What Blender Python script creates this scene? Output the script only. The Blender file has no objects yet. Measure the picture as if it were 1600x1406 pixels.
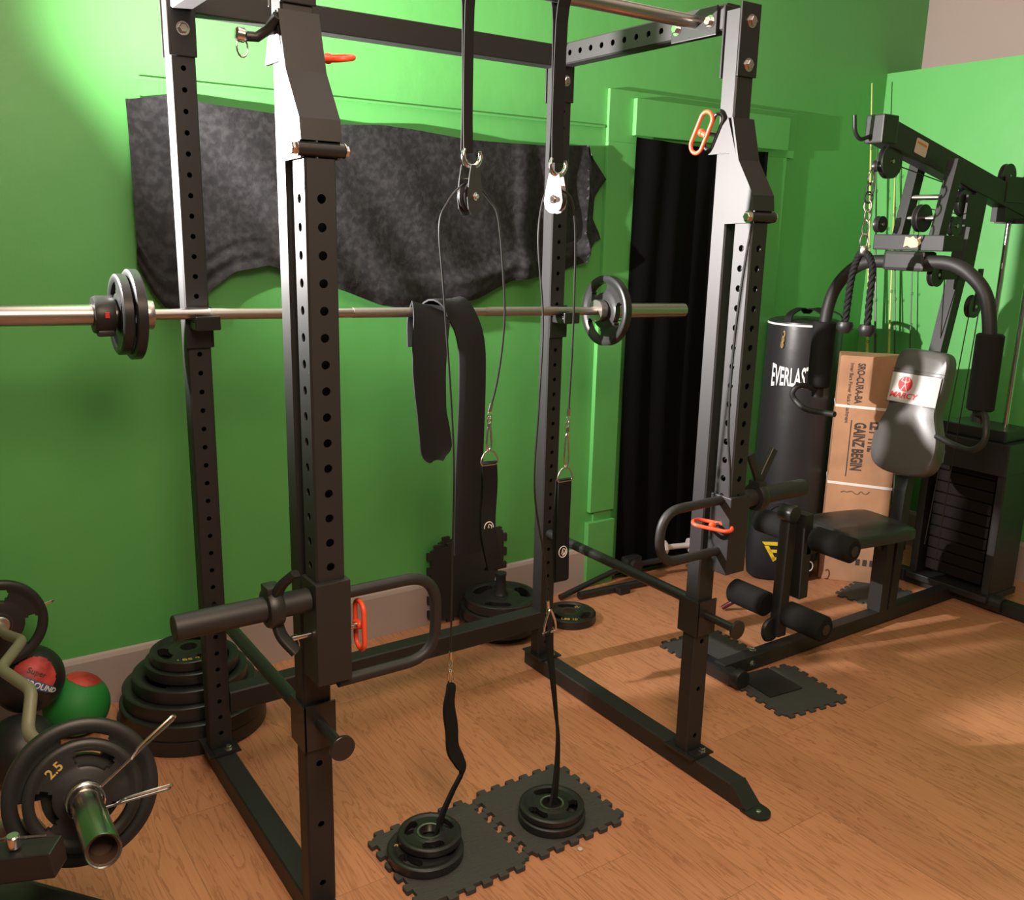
import bpy, bmesh, math, random
from mathutils import Vector, Matrix
random.seed(7)
PI = math.pi
S = bpy.context.scene
C = S.collection

# ------------------------------------------------------------------ camera
CP = Vector((-0.6731, -2.4567, 1.5465)); YAW, PITCH, ROLL, FPX = 0.9688, 0.2349, 0.0232, 1432.0
fw = Vector((math.cos(YAW)*math.cos(PITCH), math.sin(YAW)*math.cos(PITCH), -math.sin(PITCH)))
rt = Vector((math.sin(YAW), -math.cos(YAW), 0)); up = rt.cross(fw)
r2 = rt*math.cos(ROLL)+up*math.sin(ROLL); u2 = -rt*math.sin(ROLL)+up*math.cos(ROLL)
cd = bpy.data.cameras.new('camera'); cam = bpy.data.objects.new('camera', cd); C.objects.link(cam)
M = Matrix((r2, u2, -fw)).transposed().to_4x4(); M.translation = CP; cam.matrix_world = M
cd.sensor_fit = 'HORIZONTAL'; cd.sensor_width = 36; cd.lens = 36*FPX/1600; cd.clip_start = .05
S.camera = cam
S.view_settings.view_transform = 'Standard'; S.view_settings.look = 'None'
S.view_settings.gamma = 1; S.view_settings.use_curve_mapping = False
S.view_settings.exposure = 0.0

# ------------------------------------------------------------------ light
W = bpy.data.worlds.new('world'); S.world = W; W.use_nodes = True
W.node_tree.nodes['Background'].inputs[0].default_value = (1, .80, .62, 1)
W.node_tree.nodes['Background'].inputs[1].default_value = .10
LAMP = Vector((-.58, .20, 1.71))
def light(name, kind, loc, energy, color, size, target=None):
    l = bpy.data.lights.new(name, kind); l.energy = energy; l.color = color
    if kind in ('POINT', 'SPOT'): l.shadow_soft_size = size
    else: l.size = size
    o = bpy.data.objects.new(name, l); C.objects.link(o); o.location = loc
    if target is not None: o.rotation_euler = (Vector(target)-Vector(loc)).to_track_quat('-Z', 'Y').to_euler()
    return o
lb_ = light('lamp_bulb', 'SPOT', LAMP, 940, (1, .93, .90), .02, LAMP+Vector((.92, -.28, .26)))
lb_.data.spot_size = math.radians(134); lb_.data.spot_blend = 1
light('ceiling_fill', 'AREA', (-.30, -2.35, 2.55), 64, (1, .76, .56), .9, (.5, -1.5, 0))  # added warm fill overhead, out of view; no fixture is modelled

# ------------------------------------------------------------------ materials
def mat(name, col, rough=.5, metal=0, bump=None, mix=None, spec=.5, emit=None, sheen=0):
    m = bpy.data.materials.new(name); m.use_nodes = True
    nt = m.node_tree; b = nt.nodes['Principled BSDF']
    b.inputs['Base Color'].default_value = (*col, 1); b.inputs['Roughness'].default_value = rough
    b.inputs['Metallic'].default_value = metal; b.inputs['Specular IOR Level'].default_value = spec
    if sheen: b.inputs['Sheen Weight'].default_value = sheen; b.inputs['Sheen Roughness'].default_value = .4
    tc = nt.nodes.new('ShaderNodeTexCoord')
    if mix:
        col2, sc, lo, hi = mix
        n = nt.nodes.new('ShaderNodeTexNoise'); n.inputs['Scale'].default_value = sc; n.inputs['Detail'].default_value = 4
        r = nt.nodes.new('ShaderNodeMapRange'); r.inputs[1].default_value = lo; r.inputs[2].default_value = hi
        x = nt.nodes.new('ShaderNodeMix'); x.data_type = 'RGBA'
        x.inputs[6].default_value = (*col, 1); x.inputs[7].default_value = (*col2, 1)
        nt.links.new(tc.outputs['Object'], n.inputs['Vector']); nt.links.new(n.outputs[0], r.inputs[0])
        nt.links.new(r.outputs[0], x.inputs[0]); nt.links.new(x.outputs[2], b.inputs['Base Color'])
    if bump:
        sc, st, dist = bump
        n = nt.nodes.new('ShaderNodeTexNoise'); n.inputs['Scale'].default_value = sc; n.inputs['Detail'].default_value = 3
        bp = nt.nodes.new('ShaderNodeBump'); bp.inputs['Strength'].default_value = st; bp.inputs['Distance'].default_value = dist
        nt.links.new(tc.outputs['Object'], n.inputs['Vector']); nt.links.new(n.outputs[0], bp.inputs['Height'])
        nt.links.new(bp.outputs[0], b.inputs['Normal'])
    if emit:
        b.inputs['Emission Color'].default_value = (*emit[0], 1); b.inputs['Emission Strength'].default_value = emit[1]
    return m
PWD = mat('black_powder_coat', (.016, .0152, .0158), .52, 0, (900, .25, .0006))
PWD2 = mat('black_gloss_steel', (.016, .0155, .016), .34)
RUB = mat('black_rubber', (.014, .014, .014), .45, 0, (220, .2, .0006))
RUBG = mat('urethane_plate', (.016, .016, .016), .33)
CHR = mat('chrome', (.72, .70, .68), .16, 1)
STL = mat('brushed_steel', (.50, .47, .44), .30, 1)
OLV = mat('worn_steel_bar', (.30, .27, .19), .42, .35)
NYL = mat('black_nylon', (.008, .008, .008), .75, 0, (1200, .3, .0005), spec=.25)
NEO = mat('black_neoprene', (.012, .012, .014), .75, spec=.3)
FOAM = mat('black_foam_grip', (.012, .012, .012), .85, 0, (300, .3, .001), spec=.2)
VIN = mat('black_vinyl', (.022, .022, .022), .36, 0, (120, .12, .0008))
VING = mat('grey_vinyl', (.085, .080, .076), .36, 0, (120, .12, .0008))
ORG = mat('orange_handle', (.85, .085, .03), .4)
RED = mat('red_print', (.65, .02, .03), .5)
REDM = mat('red_label', (.55, .06, .05), .5, mix=((.30, .02, .02), 14, .45, .6))
BLU = mat('blue_label', (.05, .10, .22), .5)
WHT = mat('white_print', (.80, .78, .76), .5)
GLD = mat('gold_lettering', (.50, .33, .08), .45)
YEL = mat('yellow_print', (.75, .55, .03), .5)
GRNB = mat('green_rubber_ball', (.015, .22, .035), .6, 0, (60, .2, .001))
KRF = mat('kraft_cardboard', (.44, .235, .125), .8, 0, (40, .08, .001), mix=((.33, .17, .09), 6, .4, .7))
INK = mat('box_print', (.055, .035, .028), .8)
TAPE = mat('white_strapping', (.75, .70, .66), .5)
WHP = mat('pale_plastic', (.55, .50, .47), .5)
SILV = mat('silver_vinyl', (.50, .49, .48), .35)
WRNL = mat('warning_label', (.62, .50, .46), .5)
ORL = mat('orange_label', (.55, .22, .05), .5)
ALU = mat('zinc_plate', (.30, .27, .285), .5, .2)
RODY = mat('yellow_rod', (.45, .50, .10), .35)
RODD = mat('dark_rod', (.05, .07, .03), .35)
FOAMY = mat('torn_foam', (.60, .45, .28), .9)
TRIMG = None
def wallmat(name, c1, c2, rough=.42):
    m = mat(name, c1, rough, 0, None, (c2, 2.2, .35, .65)); nt = m.node_tree; b = nt.nodes['Principled BSDF']
    tc = nt.nodes['Texture Coordinate']
    n1 = nt.nodes.new('ShaderNodeTexNoise'); n1.inputs['Scale'].default_value = 260; n1.inputs['Detail'].default_value = 2
    n2 = nt.nodes.new('ShaderNodeTexNoise'); n2.inputs['Scale'].default_value = 5; n2.inputs['Detail'].default_value = 4
    ad = nt.nodes.new('ShaderNodeMath'); ad.operation = 'MULTIPLY_ADD'; ad.inputs[1].default_value = .06
    bp = nt.nodes.new('ShaderNodeBump'); bp.inputs['Strength'].default_value = .25; bp.inputs['Distance'].default_value = .012
    nt.links.new(tc.outputs['Object'], n1.inputs['Vector']); nt.links.new(tc.outputs['Object'], n2.inputs['Vector'])
    nt.links.new(n1.outputs[0], ad.inputs[0]); nt.links.new(n2.outputs[0], ad.inputs[2])
    nt.links.new(ad.outputs[0], bp.inputs['Height']); nt.links.new(bp.outputs[0], b.inputs['Normal'])
    return m
GRN = wallmat('green_wall_paint', (.108, .41, .104), (.100, .385, .096))
BEI = wallmat('beige_wall_paint', (.30, .235, .205), (.29, .225, .195), .7)
BSB = wallmat('baseboard_paint', (.42, .34, .32), (.38, .31, .29), .5)
IVO = wallmat('ivory_trim_paint', (.75, .62, .55), (.72, .60, .53), .5)
CEI = wallmat('ceiling_paint', (.60, .55, .50), (.58, .53, .48), .8)

def floormat():
    m = bpy.data.materials.new('oak_laminate'); m.use_nodes = True; nt = m.node_tree; N = nt.nodes; L = nt.links
    b = N['Principled BSDF']; tc = N.new('ShaderNodeTexCoord')
    sx = N.new('ShaderNodeSeparateXYZ'); L.new(tc.outputs['Object'], sx.inputs[0])
    def mth(op, a, b2=None, c=None):
        n = N.new('ShaderNodeMath'); n.operation = op
        for i, v in enumerate((a, b2, c)):
            if v is None: continue
            if isinstance(v, (int, float)): n.inputs[i].default_value = v
            else: L.new(v, n.inputs[i])
        return n.outputs[0]
    col = mth('FLOOR', mth('DIVIDE', sx.outputs[0], .19))
    wn = N.new('ShaderNodeTexWhiteNoise'); wn.noise_dimensions = '1D'; L.new(col, wn.inputs['W'])
    ys = mth('DIVIDE', mth('ADD', sx.outputs[1], mth('MULTIPLY', wn.outputs[0], 1.2)), 1.2)
    row = mth('FLOOR', ys)
    cb = N.new('ShaderNodeCombineXYZ'); L.new(col, cb.inputs[0]); L.new(row, cb.inputs[1])
    w2 = N.new('ShaderNodeTexWhiteNoise'); w2.noise_dimensions = '3D'; L.new(cb.outputs[0], w2.inputs['Vector'])
    # grain coordinates, stretched along the plank, offset per plank
    off = N.new('ShaderNodeVectorMath'); off.operation = 'SCALE'; L.new(w2.outputs['Color'], off.inputs[0]); off.inputs[3].default_value = 9
    av = N.new('ShaderNodeVectorMath'); av.operation = 'ADD'; L.new(tc.outputs['Object'], av.inputs[0]); L.new(off.outputs[0], av.inputs[1])
    mp = N.new('ShaderNodeMapping'); mp.inputs['Scale'].default_value = (11, 1.1, 1); L.new(av.outputs[0], mp.inputs[0])
    g1 = N.new('ShaderNodeTexNoise'); g1.inputs['Scale'].default_value = 1.6; g1.inputs['Detail'].default_value = 5; g1.inputs['Distortion'].default_value = .6; L.new(mp.outputs[0], g1.inputs['Vector'])
    rings = mth('FRACT', mth('MULTIPLY', g1.outputs[0], 11))
    rg = N.new('ShaderNodeMapRange'); L.new(rings, rg.inputs[0]); rg.inputs[1].default_value = .0; rg.inputs[2].default_value = .35
    mp2 = N.new('ShaderNodeMapping'); mp2.inputs['Scale'].default_value = (160, 5, 1); L.new(av.outputs[0], mp2.inputs[0])
    g2 = N.new('ShaderNodeTexNoise'); g2.inputs['Scale'].default_value = 1; g2.inputs['Detail'].default_value = 3; L.new(mp2.outputs[0], g2.inputs['Vector'])
    cr = N.new('ShaderNodeMix'); cr.data_type = 'RGBA'
    cr.inputs[6].default_value = (.30, .115, .052, 1); cr.inputs[7].default_value = (.56, .252, .128, 1)
    f = mth('ADD', mth('MULTIPLY', rg.outputs[0], .62), mth('MULTIPLY', g2.outputs[0], .55)); L.new(f, cr.inputs[0])
    hv = N.new('ShaderNodeHueSaturation'); L.new(cr.outputs[2], hv.inputs['Color'])
    L.new(mth('ADD', .90, mth('MULTIPLY', w2.outputs[0], .20)), hv.inputs['Value'])
    # plank joints
    fx = mth('FRACT', mth('DIVIDE', sx.outputs[0], .19)); fy = mth('FRACT', ys)
    jx = mth('LESS_THAN', fx, .010); jy = mth('LESS_THAN', fy, .0018)
    j = mth('MAXIMUM', jx, jy)
    mj = N.new('ShaderNodeMix'); mj.data_type = 'RGBA'; L.new(mth('MULTIPLY', j, .45), mj.inputs[0]); L.new(hv.outputs[0], mj.inputs[6]); mj.inputs[7].default_value = (.10, .045, .02, 1)
    L.new(mj.outputs[2], b.inputs['Base Color']); b.inputs['Roughness'].default_value = .42
    bp = N.new('ShaderNodeBump'); bp.inputs['Strength'].default_value = .12; bp.inputs['Distance'].default_value = .002
    L.new(g2.outputs[0], bp.inputs['Height']); L.new(bp.outputs[0], b.inputs['Normal'])
    return m
FLR = floormat()
def velvet():
    m = mat('crushed_velvet', (.010, .010, .011), .62, 0, None, ((.026, .026, .027), 45, .42, .68), spec=.3)
    nt = m.node_tree; b = nt.nodes['Principled BSDF']
    n = nt.nodes.new('ShaderNodeTexNoise'); n.inputs['Scale'].default_value = 34; n.inputs['Detail'].default_value = 5; n.inputs['Distortion'].default_value = 1.2
    bp = nt.nodes.new('ShaderNodeBump'); bp.inputs['Strength'].default_value = .35; bp.inputs['Distance'].default_value = .004
    nt.links.new(nt.nodes['Texture Coordinate'].outputs['Object'], n.inputs['Vector']); nt.links.new(n.outputs[0], bp.inputs['Height']); nt.links.new(bp.outputs[0], b.inputs['Normal'])
    return m
VEL = velvet()
CUR = mat('black_curtain', (.0035, .0035, .0035), .95, spec=.08)
def tilemat():
    m = mat('foam_tile', (.045, .046, .043), .7)
    nt = m.node_tree; b = nt.nodes['Principled BSDF']; tc = nt.nodes['Texture Coordinate']
    mp = nt.nodes.new('ShaderNodeMapping'); mp.inputs['Scale'].default_value = (40, 130, 1); mp.inputs['Rotation'].default_value = (0, 0, .75)
    v = nt.nodes.new('ShaderNodeTexVoronoi'); v.inputs['Scale'].default_value = 1
    r = nt.nodes.new('ShaderNodeMapRange'); r.inputs[1].default_value = .15; r.inputs[2].default_value = .5
    bp = nt.nodes.new('ShaderNodeBump'); bp.inputs['Strength'].default_value = .3; bp.inputs['Distance'].default_value = .002; bp.invert = True
    nt.links.new(tc.outputs['Object'], mp.inputs[0]); nt.links.new(mp.outputs[0], v.inputs['Vector']); nt.links.new(v.outputs[0], r.inputs[0])
    nt.links.new(r.outputs[0], bp.inputs['Height']); nt.links.new(bp.outputs[0], b.inputs['Normal'])
    return m
TIL = tilemat()

# ------------------------------------------------------------------ helpers
def V(*a): return Vector(a)
def nb(): return bmesh.new()
def wl(p):
    v = Vector((0, 0, 0))
    while p is not None: v = v+p.location; p = p.parent
    return v
def tag(o, label, cat, group=None):
    o['label'] = label; o['category'] = cat
    if group: o['group'] = group
    return o
def obj(name, bm, m, parent=None, smooth=False, origin=None):
    """bm holds world coordinates (parents carry no rotation while building)"""
    bmesh.ops.remove_doubles(bm, verts=bm.verts, dist=1e-6)
    bmesh.ops.recalc_face_normals(bm, faces=bm.faces)
    if parent is None and origin is None:
        xs = [v.co.x for v in bm.verts]; ys = [v.co.y for v in bm.verts]; zs = [v.co.z for v in bm.verts]
        origin = V((min(xs)+max(xs))/2, (min(ys)+max(ys))/2, min(zs))
    off = wl(parent) if parent is not None else Vector(origin)
    me = bpy.data.meshes.new(name)
    for v in bm.verts: v.co -= off
    bm.to_mesh(me); bm.free()
    for p in me.polygons: p.use_smooth = smooth
    me.materials.append(m)
    o = bpy.data.objects.new(name, me); C.objects.link(o)
    if parent is not None: o.parent = parent
    else: o.location = off
    if smooth:
        try: me.set_sharp_from_angle(angle=math.radians(38))
        except Exception: pass
    return o
def thing(name, label, cat, loc, group=None):
    o = bpy.data.objects.new(name, None); C.objects.link(o); o.location = Vector(loc); o.empty_display_size = .05
    return tag(o, label, cat, group)
def struct(name, bm, m, **k):
    o = obj(name, bm, m, **k); o['kind'] = 'structure'; return o
def dup(root, loc, rot=(0, 0, 0), label=None, group=None):
    r = root.copy(); C.objects.link(r); r.location = Vector(loc); r.rotation_euler = rot
    if label: r['label'] = label
    if group: r['group'] = group
    for ch in list(root.children):
        c = ch.copy(); C.objects.link(c); c.parent = r
        for g in ch.children:
            d = g.copy(); C.objects.link(d); d.parent = c
    return r
def box(bm, lo, hi, mx=None, bev=0):
    lo, hi = Vector(lo), Vector(hi)
    r = bmesh.ops.create_cube(bm, size=1, matrix=Matrix.Translation((lo+hi)/2) @ Matrix.Diagonal((*(hi-lo), 1)))
    vs = r['verts']
    if bev:
        es = list({e for v in vs for e in v.link_edges})
        g = bmesh.ops.bevel(bm, geom=es, offset=bev, segments=2, affect='EDGES', profile=.6)
        vs = list({v for f in g['faces'] for v in f.verts} | {v for v in vs if v.is_valid})
        seen = set(vs); st = list(vs)
        while st:
            v = st.pop()
            for e in v.link_edges:
                w = e.other_vert(v)
                if w not in seen: seen.add(w); st.append(w)
        vs = list(seen)
    if mx is not None: bmesh.ops.transform(bm, matrix=mx, verts=vs)
    return vs
def frame(d, upv=V(0, 0, 1)):
    z = Vector(d).normalized(); x = Vector(upv).cross(z)
    if x.length < 1e-4: x = V(1, 0, 0).cross(z)
    if x.length < 1e-4: x = V(0, 1, 0)
    x.normalize(); y = z.cross(x); return x, y, z
def beam(bm, p0, p1, w, h, upv=V(0, 0, 1), bev=.003):
    """rectangular bar; w across, h along upv"""
    p0, p1 = Vector(p0), Vector(p1); x, y, z = frame(p1-p0, upv); L = (p1-p0).length
    mx = Matrix((x, y, z)).transposed().to_4x4(); mx.translation = p0
    return box(bm, (-w/2, -h/2, 0), (w/2, h/2, L), mx, bev)
def smoothpath(pts, n=6, closed=False):
    P = [Vector(p) for p in pts]; out = []; m = len(P)
    rng = range(m if closed else m-1)
    for i in rng:
        a = P[(i-1) % m] if (closed or i > 0) else P[0]*2-P[1]
        b, c = P[i], P[(i+1) % m]
        d = P[(i+2) % m] if (closed or i+2 < m) else P[-1]*2-P[-2]
        for k in range(n):
            t = k/n; t2, t3 = t*t, t*t*t
            out.append(.5*((2*b)+(c-a)*t+(2*a-5*b+4*c-d)*t2+(3*b-a-3*c+d)*t3))
    if not closed: out.append(P[-1])
    return out
def sweep(bm, pts, prof, closed=False, cap=True, upv=None, radii=None, twist=0):
    """sweep a 2D profile along pts with parallel-transported frames"""
    P = [Vector(p) for p in pts]; n = len(P); k = len(prof); rings = []
    T = []
    for i in range(n):
        a = P[(i-1) % n] if (closed or i > 0) else P[i]; b = P[(i+1) % n] if (closed or i < n-1) else P[i]
        t = (b-a); T.append(t.normalized() if t.length > 1e-9 else V(0, 0, 1))
    x = Vector(upv) if upv is not None else (V(0, 0, 1).cross(T[0]) if abs(T[0].z) < .95 else V(1, 0, 0))
    x = (x-T[0]*x.dot(T[0])).normalized()
    for i in range(n):
        if i:
            x = (T[i-1].rotation_difference(T[i])) @ x
            x = (x-T[i]*x.dot(T[i])).normalized()
        if upv is not None and twist == 0:
            xx = Vector(upv)-T[i]*Vector(upv).dot(T[i])
            if xx.length > .05: x = xx.normalized()
        y = T[i].cross(x); s = radii[i] if radii else 1
        a = twist*i; xr = x*math.cos(a)+y*math.sin(a); yr = y*math.cos(a)-x*math.sin(a)
        rings.append([bm.verts.new(P[i]+xr*(u*s)+yr*(v*s)) for u, v in prof])
    for i in range(n if closed else n-1):
        A, B = rings[i], rings[(i+1) % n]
        for j in range(k): bm.faces.new((A[j], A[(j+1) % k], B[(j+1) % k], B[j]))
    if cap and not closed: bm.faces.new(rings[0][::-1]); bm.faces.new(rings[-1])
def circ(r, n=14): return [(r*math.cos(2*PI*i/n), r*math.sin(2*PI*i/n)) for i in range(n)]
def rect(w, t): return [(-w/2, -t/2), (w/2, -t/2), (w/2, t/2), (-w/2, t/2)]
def tube(bm, pts, r, n=14, closed=False, radii=None): sweep(bm, pts, circ(r, n), closed, True, None, radii)
def ribbon(bm, pts, w, t, wdir, closed=False): sweep(bm, pts, rect(w, t), closed, True, wdir)
def fillet(pts, r, n=6, closed=False):
    P = [Vector(p) for p in pts]; out = []; m = len(P)
    for i in range(m):
        if not closed and i in (0, m-1): out.append(P[i]); continue
        a, b, c = P[(i-1) % m], P[i], P[(i+1) % m]
        d1 = (a-b).normalized(); d2 = (c-b).normalized(); q = min(r, (a-b).length*.49, (c-b).length*.49)
        s, e = b+d1*q, b+d2*q
        for k in range(n+1):
            t = k/n; out.append(s*(1-t)**2+b*2*t*(1-t)+e*t*t)
    return out
def lathe(bm, prof, p0, d, n=32, caps=True):
    """prof: (radius, height) list revolved round the axis d from p0"""
    x, y, z = frame(d); p0 = Vector(p0); rings = []
    for r, h in prof:
        rings.append([bm.verts.new(p0+z*h+(x*math.cos(2*PI*i/n)+y*math.sin(2*PI*i/n))*max(r, 1e-5)) for i in range(n)])
    for a, b in zip(rings, rings[1:]):
        for i in range(n): bm.faces.new((a[i], a[(i+1) % n], b[(i+1) % n], b[i]))
    if caps:
        bm.faces.new(rings[0][::-1]); bm.faces.new(rings[-1])
def cyl(bm, p0, p1, r, n=20, bev=.0):
    p0, p1 = Vector(p0), Vector(p1); L = (p1-p0).length
    pr = [(r, 0), (r, L)] if not bev else [(r-bev, 0), (r, bev), (r, L-bev), (r-bev, L)]
    lathe(bm, pr, p0, p1-p0, n)
def prism(bm, poly, o, u, v, thick):
    """polygon (u,v) extruded by vector thick"""
    o, u, v, th = Vector(o), Vector(u), Vector(v), Vector(thick)
    a = [bm.verts.new(o+u*p[0]+v*p[1]) for p in poly]; b = [bm.verts.new(w.co+th) for w in a]
    bm.faces.new(a[::-1]); bm.faces.new(b); n = len(a)
    for i in range(n): bm.faces.new((a[i], a[(i+1) % n], b[(i+1) % n], b[i]))
def rrect(w, h, r, n=5):
    out = []
    for cx, cy, a0 in ((w/2-r, h/2-r, 0), (-w/2+r, h/2-r, 90), (-w/2+r, -h/2+r, 180), (w/2-r, -h/2+r, 270)):
        for k in range(n+1):
            a = math.radians(a0+90*k/n); out.append((cx+r*math.cos(a), cy+r*math.sin(a)))
    return out
def ball(bm, c, r, n=32, sc=(1, 1, 1)):
    bmesh.ops.create_uvsphere(bm, u_segments=n, v_segments=n//2, radius=r, matrix=Matrix.Translation(Vector(c)) @ Matrix.Diagonal((*sc, 1)))
def hexbolt(bm, p, d, r=.011, h=.008):
    x, y, z = frame(d); p = Vector(p)
    lathe(bm, [(r*1.35, 0), (r*1.35, .0015)], p, z, 18)
    lathe(bm, [(r, .0015), (r, h), (r*.8, h+.002)], p, z, 6)
def textbm(s, size, shear=0, bold=0.0, extrude=.0006, sx=1):
    cu = bpy.data.curves.new('t', 'FONT'); cu.body = s; cu.size = size; cu.extrude = extrude; cu.offset = bold; cu.shear = shear
    cu.align_x = 'CENTER'; cu.align_y = 'CENTER'; cu.resolution_u = 3
    t = bpy.data.objects.new('t', cu); C.objects.link(t); bpy.context.view_layer.update()
    dg = bpy.context.evaluated_depsgraph_get(); me = bpy.data.meshes.new_from_object(t.evaluated_get(dg))
    bm = nb(); bm.from_mesh(me); bpy.data.meshes.remove(me); bpy.data.objects.remove(t); bpy.data.curves.remove(cu)
    for v in bm.verts: v.co.x *= sx
    return bm
def place(bm, o, u, v):
    """map local x,y of bm to directions u,v at o"""
    o, u, v = Vector(o), Vector(u).normalized(), Vector(v).normalized(); n = u.cross(v)
    for w in bm.verts: w.co = o+u*w.co.x+v*w.co.y+n*w.co.z
    return bm
def perf(bm, p0, d, L, w, h, upv, holes, r=.0085, ch=.004):
    """square steel tube from p0 along d, w across local x, h along local y, with real round holes.
       holes: {'x+':[..],'x-':[..],'y+':[..],'y-':[..]} distances along the length"""
    x, y, z = frame(d, upv); p0 = Vector(p0)
    P = lambda a, b, c: p0+x*a+y*b+z*c
    hw, hh = w/2, h/2
    faces = {'x+': (x, hw, y, hh), 'x-': (-x, hw, -y, hh), 'y+': (y, hh, -x, hw), 'y-': (-y, hh, x, hw)}
    for k, (nrm, dist, tan, half) in faces.items():
        Q = lambda s, t, dn=0: p0+nrm*(dist-dn)+tan*s+z*t
        hs = sorted(holes.get(k, [])); a = half-ch; cell = .016; t = 0
        def quad(t0, t1):
            if t1-t0 > 1e-5: bm.faces.new([bm.verts.new(Q(*q)) for q in ((-a, t0), (a, t0), (a, t1), (-a, t1))])
        for c in hs:
            if c-cell < t or c+cell > L: continue
            quad(t, c-cell); n = 16
            ring = [bm.verts.new(Q(r*math.cos(2*PI*i/n-3*PI/4), c+r*math.sin(2*PI*i/n-3*PI/4))) for i in range(n)]
            inn = [bm.verts.new(Q(r*math.cos(2*PI*i/n-3*PI/4), c+r*math.sin(2*PI*i/n-3*PI/4), .003)) for i in range(n)]
            co = [bm.verts.new(Q(*q)) for q in ((-a, c-cell), (a, c-cell), (a, c+cell), (-a, c+cell))]
            for s in range(4):
                arc = [ring[(s*4+j) % n] for j in range(5)]
                bm.faces.new([co[s], co[(s+1) % 4]]+arc[::-1])
            for i in range(n): bm.faces.new((ring[i], ring[(i+1) % n], inn[(i+1) % n], inn[i]))
            t = c+cell
        quad(t, L)
    for sx, sy in ((1, 1), (1, -1), (-1, 1), (-1, -1)):
        q = [P(sx*hw, sy*(hh-ch), 0), P(sx*(hw-ch), sy*hh, 0), P(sx*(hw-ch), sy*hh, L), P(sx*hw, sy*(hh-ch), L)]
        bm.faces.new([bm.verts.new(c) for c in q])
    for c in (0, L):
        q = [(hw, hh-ch), (hw-ch, hh), (-hw+ch, hh), (-hw, hh-ch), (-hw, -hh+ch), (-hw+ch, -hh), (hw-ch, -hh), (hw, -hh+ch)]
        bm.faces.new([bm.verts.new(P(a, b, c)) for a, b in q])
def rng(a, b, s=.05):
    out = []
    while a < b: out.append(a); a += s
    return out

# ================================================================== room
bm = nb(); box(bm, (-3.2, -5.2, -.05), (4.3, .55, 0)); struct('floor', bm, FLR, origin=(0, 0, 0))
bm = nb(); box(bm, (-3.2, .55, 0), (4.3, .65, 2.8)); struct('wall_left', bm, GRN)
bm = nb(); box(bm, (3.62, -3.6, 0), (3.82, .55, 2.352)); struct('wall_back', bm, GRN)
bm = nb(); box(bm, (3.9, -3.6, 2.352), (4.0, .55, 2.8)); struct('wall_far', bm, BEI); 
bm = nb(); box(bm, (3.82, -3.6, 2.30), (3.9, .55, 2.35)); struct('trim_3', bm, GRN)
bm = nb()
box(bm, (3.84, -2.2, 2.352), (3.899, -.06, 2.8)); box(bm, (3.80, -2.2, 2.352), (3.899, -.115, 2.8)); struct('trim_2', bm, IVO)
bm = nb(); box(bm, (-3.2, -5.2, 2.8), (4.3, .65, 2.88)); struct('ceiling', bm, CEI)
def baseb(name, x0, x1):
    bm = nb(); prism(bm, [(0, 0), (-.014, 0), (-.014, .165), (-.009, .178), (0, .183)], (x0, .55, 0), (0, 1, 0), (0, 0, 1), (x1-x0, 0, 0))
    return struct(name, bm, BSB)
baseb('baseboard_left', -3.2, 1.80)
bm = nb(); prism(bm, [(0, 0), (-.014, 0), (-.014, .165), (-.009, .178), (0, .183)], (3.62, -3.6, 0), (1, 0, 0), (0, 0, 1), (0, 4.15, 0)); struct('baseboard_back', bm, BSB)
# cap moulding over the cloth window
bm = nb(); box(bm, (.02, .541, 1.955), (1.80, .5495, 1.963)); struct('trim_4', bm, GRN)
# doorway with layered, green painted boards
dr = obj('door_1', (lambda b: (box(b, (1.98, .543, .012), (2.72, .549, 2.0)), b)[1])(nb()), CUR); dr['kind'] = 'structure'
bm = nb()
box(bm, (1.815, .532, 1.185), (1.975, .549, 1.905), bev=.002)
box(bm, (1.80, .525, .345), (1.935, .549, 1.18), bev=.002)
box(bm, (1.79, .520, .001), (1.94, .549, .30), bev=.002)
box(bm, (1.83, .538, .30), (1.93, .549, .345))
box(bm, (2.74, .532, 0), (2.90, .549, 1.905), bev=.002)
obj('door_jamb', bm, GRN, dr)
bm = nb(); box(bm, (1.815, .534, 1.905), (2.95, .549, 2.105), bev=.002)
box(bm, (1.94, .512, 1.935), (2.88, .534, 2.078), bev=.003); obj('door_head', bm, GRN, dr)

# black curtain filling the doorway, hung with soft folds
bm = nb(); nx, nz = 60, 24; g = []
for i in range(nx+1):
    u = i/nx; x = 1.955+u*.80
    col = []
    for k in range(nz+1):
        v = k/nz; z = .03+v*1.90-.015*math.sin(u*2.6)*(v)
        y = .515+.010*math.sin(u*34+1.3*math.sin(v*3))*(.4+.6*(1-v))+.006*math.sin(u*13+v*2)
        col.append(bm.verts.new((x, y, z)))
    g.append(col)
for i in range(nx):
    for k in range(nz): bm.faces.new((g[i][k], g[i+1][k], g[i+1][k+1], g[i][k+1]))
bmesh.ops.solidify(bm, geom=bm.faces[:], thickness=.004)
tag(obj('door_curtain', bm, CUR, smooth=True), 'plain black curtain filling the green-framed doorway', 'curtain')

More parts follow.
